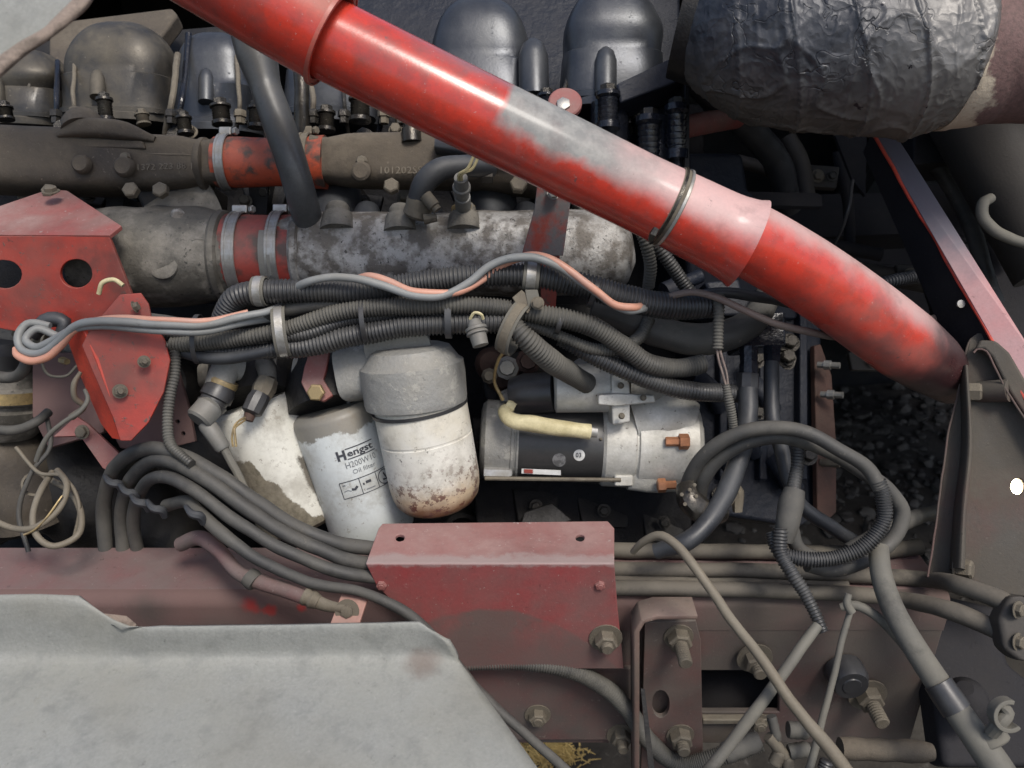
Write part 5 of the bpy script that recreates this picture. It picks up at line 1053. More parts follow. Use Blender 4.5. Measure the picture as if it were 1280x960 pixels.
hose('cable', 'smooth black cable dipping lowest under the left side of the bundle', [(180, 410, 1.01), (220, 436, 1.0), (270, 448, .99), (330, 440, .985), (390, 424, .98)], [7, 8, 8, 8, 7], 'rubberblue', 0, 'cable')
hose('conduit', 'dusty corrugated conduit slanting down to the starter solenoid', [(636, 398, .955), (648, 415, .95), (664, 430, .955), (690, 452, .98), (712, 466, 1.02), (735, 480, 1.06)], [12, 14, 15, 15, 14, 13], 'corrdusty', 4.8, group=CG)
hose('conduit', 'thin corrugated conduit below the second conduit right of the loop clamp', [(640, 402, .975), (680, 412, .98), (710, 424, .985), (745, 436, .99), (775, 436, 1.0), (800, 420, 1.02), (812, 398, 1.03)], 8, 'corrdusty', 4, group=CG)
hose('conduit', 'black corrugated conduit passing just above the starter to the right', [(700, 424, 1.0), (745, 446, 1.0), (790, 466, 1.01), (830, 482, 1.02), (870, 489, 1.03), (925, 492, 1.06)], [9, 11, 12, 12, 12, 12], 'corr', 4.4, group=CG)
hose('hose', 'thick smooth dusty hose sagging behind the conduits at right', [(740, 385, 1.05), (780, 396, 1.05), (820, 414, 1.05), (865, 424, 1.05), (905, 420, 1.05), (940, 402, 1.06), (955, 380, 1.08), (962, 362, 1.1)], [18, 19, 20, 20, 19, 18, 17, 16], 'rubber', 0, 'hose')
hose('conduit', 'short upright corrugated conduit hanging from under the red pipe', [(800, 284, 1.0), (808, 305, 1.0), (813, 330, 1.01), (811, 360, 1.03)], 8, 'corrdusty', 4.2, group=CG)
hose('conduit', 'slanting corrugated conduit right of the short upright one', [(812, 290, 1.03), (830, 318, 1.03), (848, 345, 1.04), (866, 375, 1.05)], 9, 'corr', 4.2, group=CG)
hose('conduit', 'small corrugated sleeve ending in two bare wires above the looping cables', [(899, 370, .97), (899, 390, .965), (898, 412, .965), (897, 436, .965)], [8, 7, 7, 7], 'corrdusty', 4, group=CG)
hose('conduit', 'thin corrugated sleeve over the two bare wires lower down', [(907, 480, .965), (911, 500, .965), (916, 525, .97), (918, 545, .975)], [5, 6, 6, 6], 'corrdusty', 3.2, group=CG)
for k, sx in (('left', 0), ('right', 1)):
    hose('bare_wire', 'thin tan wire, the %s of the pair between two sleeves' % k, [(896 + sx * 3, 434, .965), (898 + sx * 5, 450, .965), (903 + sx * 5, 468, .965), (908 + sx * 2, 484, .965)], 1.7, 'brownwire', 0, 'wire', n=6, step=.003)
hose('blue_hose', 'smooth blue black hose passing behind the end of the red pipe sleeve', [(865, 372, 1.0), (900, 366, .995), (940, 370, 1.0), (985, 378, 1.03), (1020, 385, 1.08)], 7, 'rubberblue', 0, 'hose')
# grey and pink wires
hose('grey_wire', 'pale grey wire looping from the far left over the red bracket to the bundle', [(62, 408, .985), (35, 405, .985), (24, 420, .98), (27, 436, .975), (48, 442, .965), (72, 428, .955), (95, 408, .94), (130, 402, .93), (200, 406, .935), (260, 406, .945), (300, 396, .95), (335, 388, .962), (352, 380, .985)], [4, 5, 5.5, 5, 5, 5.2, 5.4, 5.4, 5.2, 5, 5, 4.5, 4], 'greywire', 0, 'wire', n=12, step=.004)
hose('grey_wire', 'second grey wire lying just under the first over the red bracket', [(70, 420, .985), (45, 412, .98), (32, 425, .975), (45, 434, .97), (68, 424, .96), (92, 412, .945), (130, 408, .938), (200, 414, .94), (260, 414, .95), (300, 404, .958), (345, 396, .985)], 4.8, 'greywire', 0, 'wire', n=12, step=.004)
hose('pink_wire', 'salmon pink wire making a loop at the far left', [(20, 436, .98), (22, 444, .972), (38, 451, .965), (58, 447, .96), (76, 432, .955), (92, 414, .945), (130, 399, .935), (200, 400, .935), (262, 401, .945), (310, 390, .955)], [3.5, 4.5, 5, 5, 5, 4.5, 4, 4, 4, 4], 'pinkwire', 0, 'wire', n=12, step=.004)
hose('grey_wire', 'long pale grey wire waving across the top conduit in the centre', [(362, 366, .975), (385, 352, .945), (420, 346, .94), (450, 349, .935), (480, 358, .935), (515, 369, .935), (550, 371, .938), (585, 355, .942), (612, 332, .94), (640, 322, .935), (670, 322, .932), (700, 334, .932), (735, 358, .935), (765, 380, .94), (785, 388, .945), (800, 386, .955), (812, 382, .985)], 5.2, 'greywire', 0, 'wire', n=12, step=.004)
hose('pink_wire', 'long salmon pink wire twisting with the grey one across the centre', [(445, 350, .965), (462, 345, .945), (485, 352, .94), (515, 364, .936), (545, 367, .938), (575, 365, .942), (602, 350, .95), (625, 332, .95), (660, 319, .942), (685, 322, .934), (715, 340, .93), (745, 364, .933), (770, 382, .937), (793, 384, .945), (806, 380, .985)], 5, 'pinkwire', 0, 'wire', n=12, step=.004)
hose('brown_wire', 'dusty brown wire running from the conduit end under the red pipe', [(822, 380, .995), (838, 370, .972), (865, 366, .962), (895, 372, .955), (930, 388, .95), (970, 404, .955), (1010, 415, .97), (1060, 422, 1.0), (1090, 420, 1.03)], 4.6, 'brownwire', 0, 'wire', n=12, step=.004)
# bundle straps
def strap(x, y, d_, ax, a_, b_, w, label, up=None, m='steel', arc=(0, 1), liner=True, name='cable_clamp'):
    t = T(name, label, 'cable clamp', (x, y, d_), 'metal clamps round the conduits'); s = S(d_); c = P(x, y, d_)
    obj('band', ring(c, ax, a_ * s, b_ * s, w * s, .0016, up=up, n=56, arc=arc), M[m], t, bevel=.0005)
    if liner:
        obj('rubber_liner', ring(c, ax, (a_ - 1.5) * s, (b_ - 1.5) * s, w * 1.7 * s, .0022, up=up, n=56, arc=arc), M['greyhose'], t, bevel=.0006)
    return t
strap(325, 364, .965, XV, 17.5, 17.5, 10, 'short metal clamp at the left end of the top conduit')
t = strap(352, 414, .975, XV + UV * .12 + NV * -.15, 31, 26, 10, 'large oval metal clamp holding the bundle at left')
t = strap(664, 345, .962, XV + UV * -.1, 18, 18, 12, 'metal clamp round the top conduit beside the red strap')
bolt(P(672, 379, .945), NV, 7, M['boltdirty'], t, washer=1.2, h=.6)
obj('clamp_leg', plate([(656, 362), (672, 362), (676, 380), (660, 384)], [(660, 360, .948), (760, 360, .948), (660, 400, .95)], .004), M['greyhose'], t, bevel=.001)
t = strap(643, 410, .965, XV * .82 + UV * -.42 + NV * .25, 34, 27, 11, 'big tilted loop clamp gathering the conduits in the centre', m='boltdirty')
obj('clamp_ears', plate([(640, 372), (652, 362), (668, 378), (660, 392), (648, 384)], [(640, 370, .95), (740, 370, .95), (640, 400, .95)], .006), M['boltdirty'], t, bevel=.001)
tt = T('cable_tie', 'flat grey cable tie round the lower conduits in the centre', 'cable tie', (561, 398, .97)); obj('band', ring(P(561, 396, .967), XV, 26 * S(.967), 17 * S(.967), .008, .0012), M['rubberblue'], tt, bevel=.0003)
cn = T('loose_connector', 'small grey plug with bare thread hanging in front of the conduits', 'connector', (592, 410, .935))
obj('plug', lathe((592, 400, .935), (601, 432, .93), ((0, 7), (.25, 10), (.3, 14), (.4, 14), (.42, 12), (.5, 14), (.55, 14), (.57, 11), (1, 10)), 16), M['plastic'], cn)
obj('thread_ring', ring(P(595, 411, .934), (P(601, 432, .93) - P(592, 400, .935)), 13 * S(.93), 13 * S(.93), .002, .001), M['cream'], cn)
obj('plug_wire', tube([(588, 400, .935), (594, 392, .93), (602, 394, .93), (604, 400, .935)], 2, 6, step=.002), M['cream'], cn)

# ================================================================ RUBBER HOSES AT LEFT
RG = 'dusty rubber hoses looping down to the frame rail'
hose('rubber_hose', 'outermost rubber hose arching over the others at left', [(132, 690, 1.1), (130, 640, 1.09), (136, 600, 1.06), (155, 573, 1.02), (190, 561, .99), (230, 570, .975), (280, 598, .965), (320, 626, .965), (370, 658, .97), (420, 678, .975), (475, 686, .99), (540, 688, 1.0)], 9, 'rubber', 0, 'hose', RG)
hose('rubber_hose', 'second rubber hose under the outermost one at left', [(154, 690, 1.1), (152, 650, 1.09), (158, 612, 1.06), (175, 586, 1.02), (202, 575, .985), (240, 588, .965), (290, 622, .955), (340, 657, .955), (400, 687, .96), (450, 703, .97), (520, 707, .985)], 9, 'rubber', 0, 'hose', RG)
hose('rubber_hose', 'third innermost rubber hose of the loops at left', [(172, 690, 1.1), (166, 655, 1.08), (172, 622, 1.05), (188, 600, 1.0), (212, 597, .975), (250, 618, .955), (300, 655, .945), (350, 685, .945), (410, 710, .95), (470, 722, .96), (540, 724, .975)], 8, 'rubber', 0, 'hose', RG)
hose('rubber_hose', 'lowest rubber hose crossing down to the right under the red cover', [(208, 632, 1.02), (232, 626, .99), (248, 640, .96), (275, 664, .945), (320, 698, .935), (380, 726, .93), (450, 740, .925), (505, 765, .92), (550, 806, .91), (600, 866, .90), (660, 920, .89), (720, 975, .89)], [8, 8, 8, 8, 7.5, 7, 6.5, 6.5, 6.5, 6.5, 6, 6], 'rubber', 0, 'hose', RG)
for i, (x, y, d_, r) in enumerate(((139, 601, 1.05, 11), (158, 612, 1.04, 11), (172, 625, 1.03, 11), (192, 632, 1.01, 12), (240, 640, .955, 12))):
    c = P(x, y, d_); single('hose_tie', ['tie', 'second tie', 'third tie', 'knotted tie', 'spiral sleeve'][i] + ' ' + ['round the outermost looping hose', 'round the second looping hose', 'round the innermost looping hose', 'bridging the lowest hose and its neighbour', 'where the lowest hose passes the others'][i], 'cable tie', tube([(x - 8, y - 6, d_ - .012), (x, y + 3, d_ - .02), (x + 10, y + 5, d_ - .016), (x + 14, y + 14, d_ - .01)], [3, 5, 6, 4], 8, step=.003), M['rubberblue'])
hose('conduit', 'long thin corrugated conduit dropping down past the red arm to the hoses', [(217, 432, .99), (219, 470, .985), (212, 500, .98), (209, 530, .975), (213, 556, .97), (240, 580, .955)], [7, 7, 7, 7, 7, 6], 'corrdusty', 4, group=CG)
ab = T('braided_line', 'short reddish hose with crimped steel end bolted to the rail tab', 'hose', (330, 720, .95))
obj('hose_body', tube([(225, 680, 1.02), (250, 672, 1.0), (275, 690, .98), (298, 716, .955), (325, 728, .945), (355, 737, .94), (385, 748, .93)], [9, 10, 9, 9, 10, 10, 9], 16), M['pinkdust'], ab)
obj('crimp', lathe((380, 744, .93), (398, 753, .928), ((0, 11), (.2, 12), (.4, 10), (.6, 12), (.8, 10), (1, 9)), 16), M['boltdirty'], ab)
obj('eyelet', tube([(396, 752, .928), (412, 758, .925), (432, 762, .92)], [9, 8, 6], 12, oval=.7), M['boltdirty'], ab)
obj('hose_tie', lathe((310, 720, .948), (320, 728, .945), ((0, 12), (.5, 13), (1, 12)), 12), M['rubber'], ab)
tb2 = T('rail_tab', 'pink painted steel tab bolted at an angle over the grey panel edge', 'bracket', (436, 765, .93))
obj('tab', plate([(428, 739), (462, 741), (446, 789), (416, 790), (411, 784)], [(428, 740, .935), (528, 740, .935), (428, 790, .91)], .005), grime('pink tab', (.38, .19, .15), (.25, .12, .1), .4, 25, .15, dust=.4, dustcol=(.33, .24, .2)), tb2, bevel=.001)
bolt(P(434, 764, .921), NV, 8, M['boltdirty'], tb2, washer=1.9, h=.5)
# yellow wires and bits at far left
hose('yellow_wire', 'large olive yellow wire loop hanging at the lower left', [(60, 598, 1.08), (85, 612, 1.05), (102, 640, 1.02), (98, 668, 1.0), (68, 682, .99), (46, 668, .99), (42, 640, 1.0), (52, 612, 1.02), (66, 590, 1.05)], 4, 'ochre', 0, 'wire', n=10, step=.004)
hose('yellow_wire', 'lower olive yellow wire running off the left edge', [(-10, 650, 1.0), (15, 660, 1.0), (45, 658, .99), (75, 636, 1.0), (84, 605, 1.02), (72, 588, 1.04)], 4, 'ochre', 0, 'wire', n=10, step=.004)
hose('yellow_wire', 'short bare copper coloured wire end by the big loop', [(30, 668, .985), (42, 662, .985), (60, 645, .99), (78, 620, 1.0)], 1.4, 'brass', 0, 'wire', n=6, step=.004)
hose('cream_wire', 'curved cream wire behind the upper edge of the red arm', [(124, 368, .99), (128, 354, .985), (142, 350, .985), (154, 358, .985)], 3, 'cream', 0, 'wire', n=8, step=.003)
hose('cream_wire', 'curved cream wire at the left edge of the red arm', [(100, 465, .98), (92, 480, .975), (93, 498, .98), (104, 508, .99), (90, 522, 1.0)], [2.5, 3.5, 3.5, 4, 5], 'ochre', 0, 'wire', n=8, step=.003)
hose('black_tie', 'thin black tail wire bending down at left of the red arm', [(106, 488, .965), (110, 500, .96), (100, 515, .955), (80, 528, .955), (60, 545, .96), (50, 562, .965), (44, 576, .97)], [2.5, 3, 3, 3, 3, 3.5, 3], 'greyhose', 0, 'wire', n=8, step=.003)
hose('left_hose', 'grey hose curving in from the left edge under the pink loop', [(-20, 470, 1.02), (15, 472, 1.02), (32, 458, 1.0), (36, 440, 1.0)], 7, 'rubber', 0, 'hose')
hose('left_hose', 'second grey hose curving in from the left edge beside the round housing', [(-20, 536, 1.06), (20, 538, 1.06), (45, 528, 1.06), (60, 515, 1.08)], 6, 'rubber', 0, 'hose')
hose('dark_loop', 'dark glossy pipe loop behind the pink wire loop', [(40, 420, 1.0), (60, 400, 1.0), (80, 404, 1.0), (74, 420, 1.0)], [9, 10, 9, 7], 'rubberblue', 0, 'hose')
single('wire_coil', 'small ring of twisted silver wire at the lower left', 'wire', ring(P(43, 605, 1.06), NV + XV * .3, 12 * S(1.06), 12 * S(1.06), .003, .003, n=24), M['boltdirty'])
single('brass_nut', 'small yellow brass nut in the dark left of the red arm', 'nut', lathe((76, 450, 1.05), (84, 452, 1.04), ((0, 4), (.5, 5), (1, 4)), 6), M['brass'])

# ================================================================ COVER CHANNEL ON THE RAIL
cc = T('red_cover', 'dusty pink red folded cover plate over the hoses on the rail', 'cover plate', (612, 700, .95))
YC = YW - .028; e1, e2 = onY(457, 706, YC), onY(768, 703, YC); ZC = (e1.z + e2.z) / 2
topf = [onZ(457, 704, ZC), onZ(768, 704, ZC), onZ(768, 660, ZC), onZ(760, 651, ZC), onZ(478, 654, ZC), onZ(473, 660, ZC)]
hl = [[onZ(x + r * math.cos(k * math.pi / 9), 672 + r * .8 * math.sin(k * math.pi / 9), ZC) for k in range(18)] for x, r in ((500, 5.5), (725, 5.5))]
topm = grime('cover top paint', (.26, .09, .085), (.20, .11, .10), .5, 14, .2, chip=(.40, .33, .31), chip_amt=.16, chip_scale=130, dust=.55, dustcol=(.33, .21, .19), rough=(.5, .75), bump=.2)
frm = grime('cover front paint', (.27, .04, .042), (.18, .07, .065), .5, 12, .15, chip=(.32, .24, .22), chip_amt=.14, chip_scale=150, dust=.45, dustcol=(.22, .13, .115), rough=(.5, .8), bump=.2)
obj('top_plate', prism(topf, Vector((0, 0, -.005)), hl), topm, cc, bevel=.0015)
frp = [(457, 705), (768, 705), (772, 760), (780, 836), (560, 836), (520, 790), (490, 752), (470, 732)]
obj('front_plate', prism([onY(x, y, YC) for x, y in frp], Vector((0, .005, 0))), frm, cc, bevel=.0015)
def arch(t):
    g = t.sep(t.tc.outputs['Generated']); x_ = t.math('SUBTRACT', g[0], .46); c = t.math('SUBTRACT', .60, t.math('MULTIPLY', t.math('MULTIPLY', x_, x_), 2.2))
    q = t.math('ADD', t.math('SUBTRACT', c, g[2]), t.math('MULTIPLY', t.math('SUBTRACT', t.noise(22, 6, .6, off=77), .5), .10))
    return t.math('MULTIPLY', t.rng(q, 0, .035), t.rng(t.noise(15, 6, .65, off=79), .36, .54, .15, .78))
overlay(frm, arch, (.105, .088, .078))
gy = lambda t: t.sep(t.tc.outputs['Generated'])[1]
overlay(topm, lambda t: t.math('MULTIPLY', t.rng(t.math('ADD', gy(t), t.math('MULTIPLY', t.math('SUBTRACT', t.noise(40, 8, .7, off=71), .5), .5)), .10, .26, 1, 0, True), .75), (.31, .255, .24))
overlay(frm, lambda t: t.rng(t.math('ADD', t.sep(t.tc.outputs['Generated'])[2], t.math('MULTIPLY', t.math('SUBTRACT', t.noise(60, 8, .7, off=71), .5), .12)), .965, .99, 0, .6), (.30, .24, .225))
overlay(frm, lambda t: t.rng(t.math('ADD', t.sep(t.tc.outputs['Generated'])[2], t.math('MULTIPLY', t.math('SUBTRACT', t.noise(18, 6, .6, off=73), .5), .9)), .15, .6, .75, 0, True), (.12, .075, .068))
for x, y in ((477, 731), (750, 731)): bolt(onY(x, y, YC), OUT, 6.5, M['reddusty'], cc, washer=0, h=.7, dome_=True)
bolt(onY(757, 797, YC), OUT, 14, M['boltdirty'], cc, washer=1.5, h=1.0, stud=.5)

# rail bracket (L) with studs
lbk = T('rail_bracket', 'upright rounded angle bracket bolted to the rail below the pipes', 'bracket', (830, 850, .98))
dk = grime('bracket dusty dark', (.075, .055, .048), (.12, .045, .04), .35, 12, .15, dust=.85, dustcol=(.13, .115, .098), rough=(.6, .9), bump=.2)
YL = YW - .014
obj('back_plate', prism([onY(x, y, YL) for x, y in ((806, 778), (870, 776), (876, 800), (880, 1000), (800, 1000))], Vector((0, .008, 0)), [[onY(826 + 11 * math.cos(k * math.pi / 9), 880 + 17 * math.sin(k * math.pi / 9), YL) for k in range(18)]]), dk, lbk, bevel=.001)
q = [(872, 772), (822, 772), (804, 777), (796, 790), (796, 1000)]; w = []
ribbon = bmesh.new(); prev = None
for x, y in q:
    a = onY(x, y, YL - .034); b = Vector((a.x, YL, a.z)); c_ = ribbon.verts.new(a), ribbon.verts.new(b)
    if prev: ribbon.faces.new((prev[0], prev[1], c_[1], c_[0]))
    prev = c_
o = obj('side_flange', ribbon, M['flangetan'], lbk, sharp=60); sf = o.modifiers.new('thick', 'SOLIDIFY'); sf.thickness = .007; sf.offset = 0; bv = o.modifiers.new('bevel', 'BEVEL'); bv.width = .001
for x, y, r, st_ in ((848, 795, 15, 2.1), (850, 918, 14, .9)): bolt(onY(x, y, YL), OUT, r, M['boltdirty'], lbk, washer=1.25, h=1.0, stud=st_)
obj('slit_strip', plate([(801, 860), (806, 862), (820, 975), (812, 975)], [(801, 860, .93), (901, 860, .93), (801, 960, .92)], .002), M['black'], lbk)

# ================================================================ AIR PIPES ON THE RAIL, RIGHT
AG = 'air pipes lying along the frame rail'
def zline(rows_x, lift, r, lab, m='dustypipe', tail=()):
    pts = [onZ(x, y, ZT + lift) for x, y in rows_x]; ps = pts + [P(*t_) for t_ in tail]
    rs = [r * S(depth(p)) * (1 if i < len(pts) else 1.22) for i, p in enumerate(ps)]; path, L = spline(ps, rs, .006); path = wob(path, .0012); b = bmesh.new(); sweep(b, path, 14, total=L)
    tag(obj('air_pipe', b, M[m], sharp=60), lab, 'air pipe', AG)
zline([(700, 688), (800, 688), (950, 690), (1080, 690), (1150, 684)], .012, 9.8, 'rearmost of the dark air pipes along the rail, right of the cover')
zline([(700, 712), (800, 712), (950, 714), (1080, 720), (1150, 724)], .012, 9.8, 'upper long air pipe reaching the clamp at the right edge', 'dustypipe', [(1205, 733, .93), (1250, 750, .90), (1275, 766, .885)])
zline([(700, 724), (850, 726), (1000, 730), (1060, 732)], .006, 5, 'thin air pipe between the two long ones')
zline([(700, 735), (800, 735), (950, 738), (1050, 742), (1120, 748)], .012, 9.8, 'lower long air pipe reaching the clamp at the right edge', 'dustypipe', [(1185, 762, .93), (1235, 782, .905), (1262, 795, .89)])
pc = T('pipe_clamp', 'dirty double pipe clamp with bolts at the right edge', 'clamp', (1268, 780, .88))
obj('clamp_body', plate([(1248, 775), (1262, 745), (1285, 745), (1300, 760), (1300, 825), (1275, 828), (1255, 812)], [(1250, 780, .875), (1350, 780, .865), (1250, 880, .86)], .03), M['greysteel'], pc, bevel=.006)
for x, y in ((1272, 762), (1272, 802)): bolt(P(x, y, .87), NV + XV * .5, 8, M['boltdirty'], pc, washer=1.4)

# ================================================================ LOOPING CABLES AT CENTRE RIGHT
LG = 'black looping cables beside the gearbox'
lc = T('loop_cable', 'large outer cable loop rising from the starter nose, its lower right stretch ribbed', 'cable', (960, 536, .95), LG)
obj('cable', tube([(856, 622, 1.02), (862, 596, 1.0), (885, 565, .975), (925, 541, .955), (970, 534, .945), (1010, 540, .94), (1050, 562, .93), (1085, 585, .925), (1100, 612, .92)], 9, 16), M['rubber'], lc)
obj('ribbed_sleeve', tube([(1097, 602, .921), (1104, 622, .92), (1105, 650, .92), (1085, 680, .92), (1048, 697, .925), (1010, 700, .93), (975, 690, .94), (965, 664, .95)], 10, 16, pitch=3.6), M['corr'], lc)
hose('loop_cable', 'inner cable running just under the outer loop from the starter nose', [(872, 630, 1.02), (878, 600, 1.0), (900, 572, .985), (940, 550, .97), (985, 546, .965), (1030, 562, .97), (1075, 588, .98), (1110, 612, .985), (1128, 640, .985), (1120, 670, .98), (1085, 698, .97), (1040, 712, .96), (1010, 706, .95)], 9.5, 'rubber', 0, 'cable', LG)
hose('down_hose', 'smooth blue black hose falling in front of the gearbox to the rail', [(935, 486, 1.04), (935, 520, 1.03), (928, 560, 1.01), (912, 605, .99), (888, 648, .975), (858, 676, .965), (820, 690, .98)], [12, 12, 12.5, 13, 13, 12, 10], 'rubberblue', 0, 'hose')
hose('down_hose', 'second smooth hose from the right fitting going down behind the loop', [(965, 452, 1.06), (965, 490, 1.05), (966, 530, 1.04), (976, 560, 1.04), (985, 600, 1.03), (1000, 630, 1.03), (1040, 660, 1.04), (1090, 690, 1.06)], [9, 9.5, 9.5, 9, 9, 9, 9, 9], 'rubberblue', 0, 'hose')
hose('down_conduit', 'corrugated conduit dropping in front of the gearbox to the taped joint', [(996, 545, 1.0), (997, 575, .99), (994, 600, .98), (990, 625, .965)], 8.5, 'corr', 4.2, 'conduit')
hose('taped_joint', 'swollen dusty taped joint where the looping cables meet', [(992, 612, .955), (988, 632, .95), (984, 655, .945), (980, 676, .945)], [12, 16, 15, 11], 'rubber', 0, 'cable joint')
hose('lower_conduit', 'corrugated conduit from the taped joint down across the rail', [(975, 660, .94), (976, 690, .935), (990, 716, .925), (1006, 742, .92), (1020, 770, .915), (1030, 790, .91)], [10, 10, 9, 8, 8, 7], 'corr', 4.2, 'conduit')
hose('lower_cable', 'smooth cable from the taped joint turning right above the air pipes', [(990, 660, .95), (998, 685, .955), (1020, 698, .96), (1060, 700, .965)], 9, 'rubber', 0, 'cable')
hose('rear_hose', 'grey hose coming from behind the right bracket to the cable loop', [(1175, 640, 1.1), (1140, 648, 1.05), (1100, 668, 1.02), (1060, 690, 1.0)], 10, 'rubber', 0, 'hose')
tj = T('starter_terminal', 'crumbling dirty terminal boot below the starter nose', 'terminal boot', (870, 620, 1.0))
obj('boot', tube([(856, 606, 1.0), (862, 625, .99), (880, 640, .99), (905, 640, 1.0)], [12, 17, 18, 12], 14, jit=.3, step=.004), M['boltdark'], tj)
for x, y in ((852, 618), (862, 612), (870, 620), (856, 630), (868, 606)): bolt(P(x, y, .974), NV, 2.6, M['boltdirty'], tj, washer=0, name='strand')
obj('boot_end', tube([(908, 628, 1.02), (920, 612, 1.02), (922, 640, 1.02)], [7, 9, 6], 8, jit=.3, step=.004), M['boltdirty'], tj)

# ================================================================ PALE HOSES AND RODS, LOWER RIGHT
hose('grey_hose', 'thick pale grey hose descending from the cable loop to the bottom right corner', [(1098, 684, .94), (1102, 720, .92), (1118, 765, .90), (1150, 820, .87), (1185, 872, .85), (1215, 915, .83), (1240, 950, .82), (1262, 985, .81)], [12, 13, 14, 15, 16, 17, 19, 20], 'greyhose', 0, 'hose', n=20)
single('tape_patch', 'worn black tape wrapped on the thick grey hose', 'tape', tube([(1172, 853, .855), (1182, 868, .85), (1196, 888, .843)], [17.3, 18, 18.4], 20, oval=1.0), M['plasticblk'])
ch = T('hose_clip', 'pale grey open hook clip on the thick grey hose', 'clip', (1250, 900, .83))
obj('collar', lathe((1228, 912, .832), (1240, 932, .826), ((0, 22), (.1, 23), (.9, 24), (1, 22)), 24), M['greyhose'], ch)
obj('hook', tube([(1240, 918, .81), (1252, 904, .80), (1260, 892, .80), (1250, 882, .80), (1252, 868, .80) if False else (1246, 884, .80)], [9, 9, 8, 6, 4], 10, step=.003), M['greyhose'], ch)
obj('jaw', ring(P(1258, 893, .80), NV, 15 * S(.8), 15 * S(.8), .013, .0045, arc=(-.05, .62), n=28), M['greyhose'], ch, bevel=.001)
hose('thin_hose', 'pale thin hose arching out from the tie and passing behind the thick grey hose', [(1052, 760, .93), (1068, 757, .925), (1092, 768, .92), (1116, 790, .92), (1140, 822, .925), (1160, 850, .94)], [5, 6, 6, 6, 6, 6], 'greyhose', 0, 'hose', n=12)
hose('tan_rod', 'long tan rod arching over the air pipes and down to the bottom', [(792, 690, .95), (806, 676, .93), (826, 670, .915), (848, 683, .90), (878, 722, .885), (915, 775, .87), (955, 828, .86), (1000, 890, .85), (1040, 940, .84), (1070, 980, .84)], [4, 5, 5.5, 6, 6, 6.5, 7, 7.5, 9, 9], 'ochre', 0, 'cable', n=14)
hose('grey_rod', 'straight grey rod rising from the bottom towards the conduit end', [(868, 985, .87), (900, 945, .875), (950, 882, .88), (1000, 812, .89), (1022, 782, .90)], [8, 8, 7.5, 7, 6.5], 'greyhose', 0, 'rod', n=14)
hose('slim_rod', 'slim grey rod slanting down from the tie at the right', [(1063, 764, .91), (1050, 812, .905), (1036, 870, .90), (1020, 930, .895), (1008, 975, .89)], [4, 4, 4.5, 5, 5], 'greyhose', 0, 'rod', n=12)
hose('tie_wrap', 'small pale tie holding the slim rod to the air pipe', [(1060, 742, .90), (1058, 754, .90), (1064, 766, .90)], [4, 5, 6], 'greyhose', 0, 'cable tie', n=8, step=.003)
hose('rail_conduit', 'dusty corrugated conduit lying on the rail and curving down behind the bracket', [onY(520, 832, YW - .02), onY(580, 830, YW - .02), onY(650, 830, YW - .022), onY(710, 838, YW - .024), onY(755, 858, YW - .024), onY(785, 888, YW - .024), onY(810, 925, YW - .022), onY(850, 955, YW - .03), onY(900, 945, YW - .03), onY(950, 925, YW - .03)], [9, 9, 9, 10, 11, 11, 11, 11, 12, 14], 'corrdusty', 3.2, 'conduit')
jn = T('cable_junction', 'tangle of small corrugated ends and connectors at the bottom edge', 'connector', (975, 930, .93))
for i, (x0, y0, x1, y1, r, mm) in enumerate(((905, 942, 950, 925, 12, 'rubber'), (985, 912, 1010, 914, 10, 'corrdusty'), (986, 940, 1012, 936, 9, 'corrdusty'), (960, 920, 985, 950, 7, 'boltdirty'), (968, 955, 976, 938, 8, 'boltdirty'), (985, 962, 984, 945, 7, 'boltdirty'), (964, 895, 972, 925, 6, 'rubber'), (1030, 962, 1034, 950, 8, 'plasticblk'), (1050, 935, 1165, 940, 13, 'tan'))):
    obj('connector_piece', lathe((x0, y0, .93), (x1, y1, .93), ((0, r), (.15, r * 1.1), (.3, r), (.45, r * 1.1), (.6, r), (.75, r * 1.1), (.9, r), (1, r * .8)), 14), M[mm], jn)
single('dark_bracket_arm', 'dark curved casting on the rail under the air pipes at far right', 'bracket', plate([(1175, 742), (1255, 760), (1262, 830), (1300, 860), (1300, 960), (1180, 960), (1160, 820)], [(1175, 750, 1.08), (1275, 750, 1.08), (1175, 850, 1.04)], .05), M['cavity'], bevel=.01)
single('dark_boss', 'dark rounded lobe behind the thick grey hose', 'casting', lathe((1208, 890, 1.0), (1206, 860, .97), ((0, 26), (.5, 26), (.8, 22), (1, 10)), 24), M['cavity'])

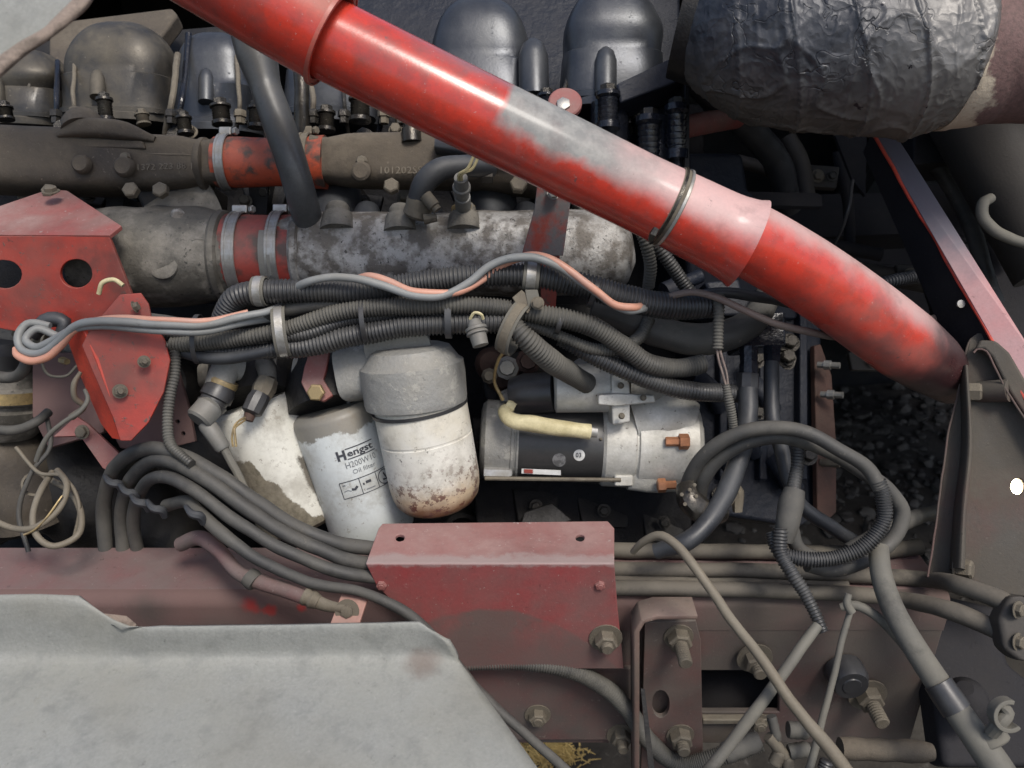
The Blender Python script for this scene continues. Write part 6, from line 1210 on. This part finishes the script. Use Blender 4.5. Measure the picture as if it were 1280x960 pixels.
# ================================================================ PALE GREY PANELS
gp = T('mudguard', 'large pale grey moulded mudguard panel filling the lower left', 'mudguard', (300, 860, .78))
rows = [  # lip, upright band, concave crease, then the near-horizontal lower face
    [(-40, 745, .768), (40, 743, .768), (96, 745, .768), (154, 784, .770), (250, 784, .770), (350, 783, .770), (450, 781, .770), (524, 779, .770), (552, 796, .772)],
    [(-40, 753, .765), (40, 751, .765), (100, 754, .765), (160, 791, .770), (250, 790, .770), (350, 789, .770), (450, 787, .770), (530, 786, .770), (560, 804, .772)],
    [(-40, 818, .785), (40, 819, .785), (100, 820, .785), (160, 820, .785), (250, 821, .785), (350, 821, .785), (450, 819, .785), (545, 817, .785), (576, 828, .785)],
    [(-40, 838, .775), (40, 838, .775), (100, 838, .775), (160, 838, .775), (250, 838, .775), (350, 838, .775), (450, 836, .775), (552, 836, .776), (594, 852, .772)],
    [(-40, 900, .728), (40, 900, .728), (100, 900, .728), (160, 900, .728), (250, 900, .728), (350, 900, .728), (460, 900, .729), (575, 900, .730), (632, 904, .734)],
    [(-40, 960, .690), (40, 960, .690), (100, 960, .690), (160, 960, .690), (250, 960, .690), (350, 960, .690), (470, 960, .69), (600, 960, .692), (676, 966, .695)],
    [(-40, 1060, .64), (40, 1060, .64), (100, 1060, .64), (160, 1060, .64), (250, 1060, .64), (350, 1060, .64), (480, 1060, .64), (640, 1060, .645), (745, 1060, .65)]]
bm = bmesh.new(); G = [[bm.verts.new(P(*q)) for q in r] for r in rows]
la = bm.faces.layers.int.new('band')
for i in range(len(G) - 1):
    for j in range(len(G[0]) - 1): f = bm.faces.new((G[i][j], G[i][j + 1], G[i + 1][j + 1], G[i + 1][j])); f[la] = i
bmesh.ops.subdivide_edges(bm, edges=bm.edges, cuts=3, use_grid_fill=True, smooth=.0)
for _ in range(3): bmesh.ops.smooth_vert(bm, verts=[v for v in bm.verts if not v.is_boundary], factor=.5, use_axis_x=True, use_axis_y=True, use_axis_z=True)
for v in bm.verts: v.co += NV * (.004 * noise.noise(v.co * 6) + .0012 * noise.noise(v.co * 25))
o = obj('panel_sheet', bm, M['panel'], gp, sharp=70); m_ = o.modifiers.new('thick', 'SOLIDIFY'); m_.thickness = .005; m_.offset = -1
obj('brown_seam', tube([(-5, 790, .805), (20, 770, .81), (40, 752, .825)], 1.6, 6), M['ochre'], gp)
obj('broken_lip', plate([(122, 766), (142, 768), (158, 770), (170, 780), (168, 790), (152, 784)], [(122, 766, .845), (222, 766, .845), (122, 800, .83)], .004), M['edgewood'], gp)
tp = T('corner_panel', 'pale grey sheet with frayed brown edge in the top left corner', 'panel', (30, 30, .6))
obj('panel_sheet', plate([(-60, -60), (114, -60), (100, -2), (60, 34), (0, 82), (-60, 128)], [(0, 0, .60), (100, 0, .60), (0, 100, .585)], .004), M['panel'], tp, bevel=.0008)
bm = tube([(116, -30, .601), (104, -2, .60), (82, 20, .598), (60, 38, .597), (28, 62, .594), (0, 86, .590), (-40, 118, .585)], [10, 10, 9, 8, 9, 10, 10], 16, step=.003, oval=.6, jit=.3)
obj('frayed_edge', bm, M['edgewood'], tp, sharp=60)

tag(obj('cable_tie', ring(P(248, 424, 0.985), XV + UV * 0, 30 * S(0.985), 20 * S(0.985), .006, .0012, n=40), M['plasticblk'], bevel=.0003), 'black cable tie round the fanned cables left of the oval clamp', 'cable tie')
tag(obj('cable_tie', ring(P(455, 400, 0.968), XV + UV * 0.1, 26 * S(0.968), 17 * S(0.968), .006, .0012, n=40), M['plasticblk'], bevel=.0003), 'black cable tie round the conduits left of the grey tie', 'cable tie')
tag(obj('cable_tie', ring(P(742, 366, 0.965), XV + UV * -0.35, 18 * S(0.965), 18 * S(0.965), .006, .0012, n=40), M['plasticblk'], bevel=.0003), 'narrow black tie on the top conduit beyond the red strap', 'cable tie')
tag(obj('cable_tie', ring(P(700, 402, 0.97), XV + UV * -0.3, 15 * S(0.97), 15 * S(0.97), .006, .0012, n=40), M['plasticblk'], bevel=.0003), 'narrow tie on the second conduit right of the loop clamp', 'cable tie')

hose('left_wire', 'thin dark wire sagging from the bolts to the pink loop at far left', [(60, 400, 1.04), (50, 440, 1.03), (60, 468, 1.03), (82, 470, 1.04), (98, 456, 1.05)], 1.8, 'greyhose', 0, 'wire', n=8, step=.003)
hose('left_wire', 'thin olive wire crossing behind the big yellow loop', [(20, 560, 1.05), (48, 590, 1.04), (80, 596, 1.03), (100, 630, 1.02), (92, 676, 1.02)], 2.4, 'ochre', 0, 'wire', n=8, step=.003)
hose('left_wire', 'dark wire running up from the yellow loops behind the red foot plate', [(36, 690, 1.05), (24, 640, 1.05), (40, 590, 1.05), (62, 560, 1.06), (58, 520, 1.08)], 3, 'rubber', 0, 'wire', n=8, step=.003)
hose('centre_wire', 'thin wire slipping from the loop clamp down behind the starter cap', [(636, 432, .99), (622, 452, 1.02), (618, 478, 1.05), (628, 500, 1.06)], 2.2, 'brass', 0, 'wire', n=8, step=.003)
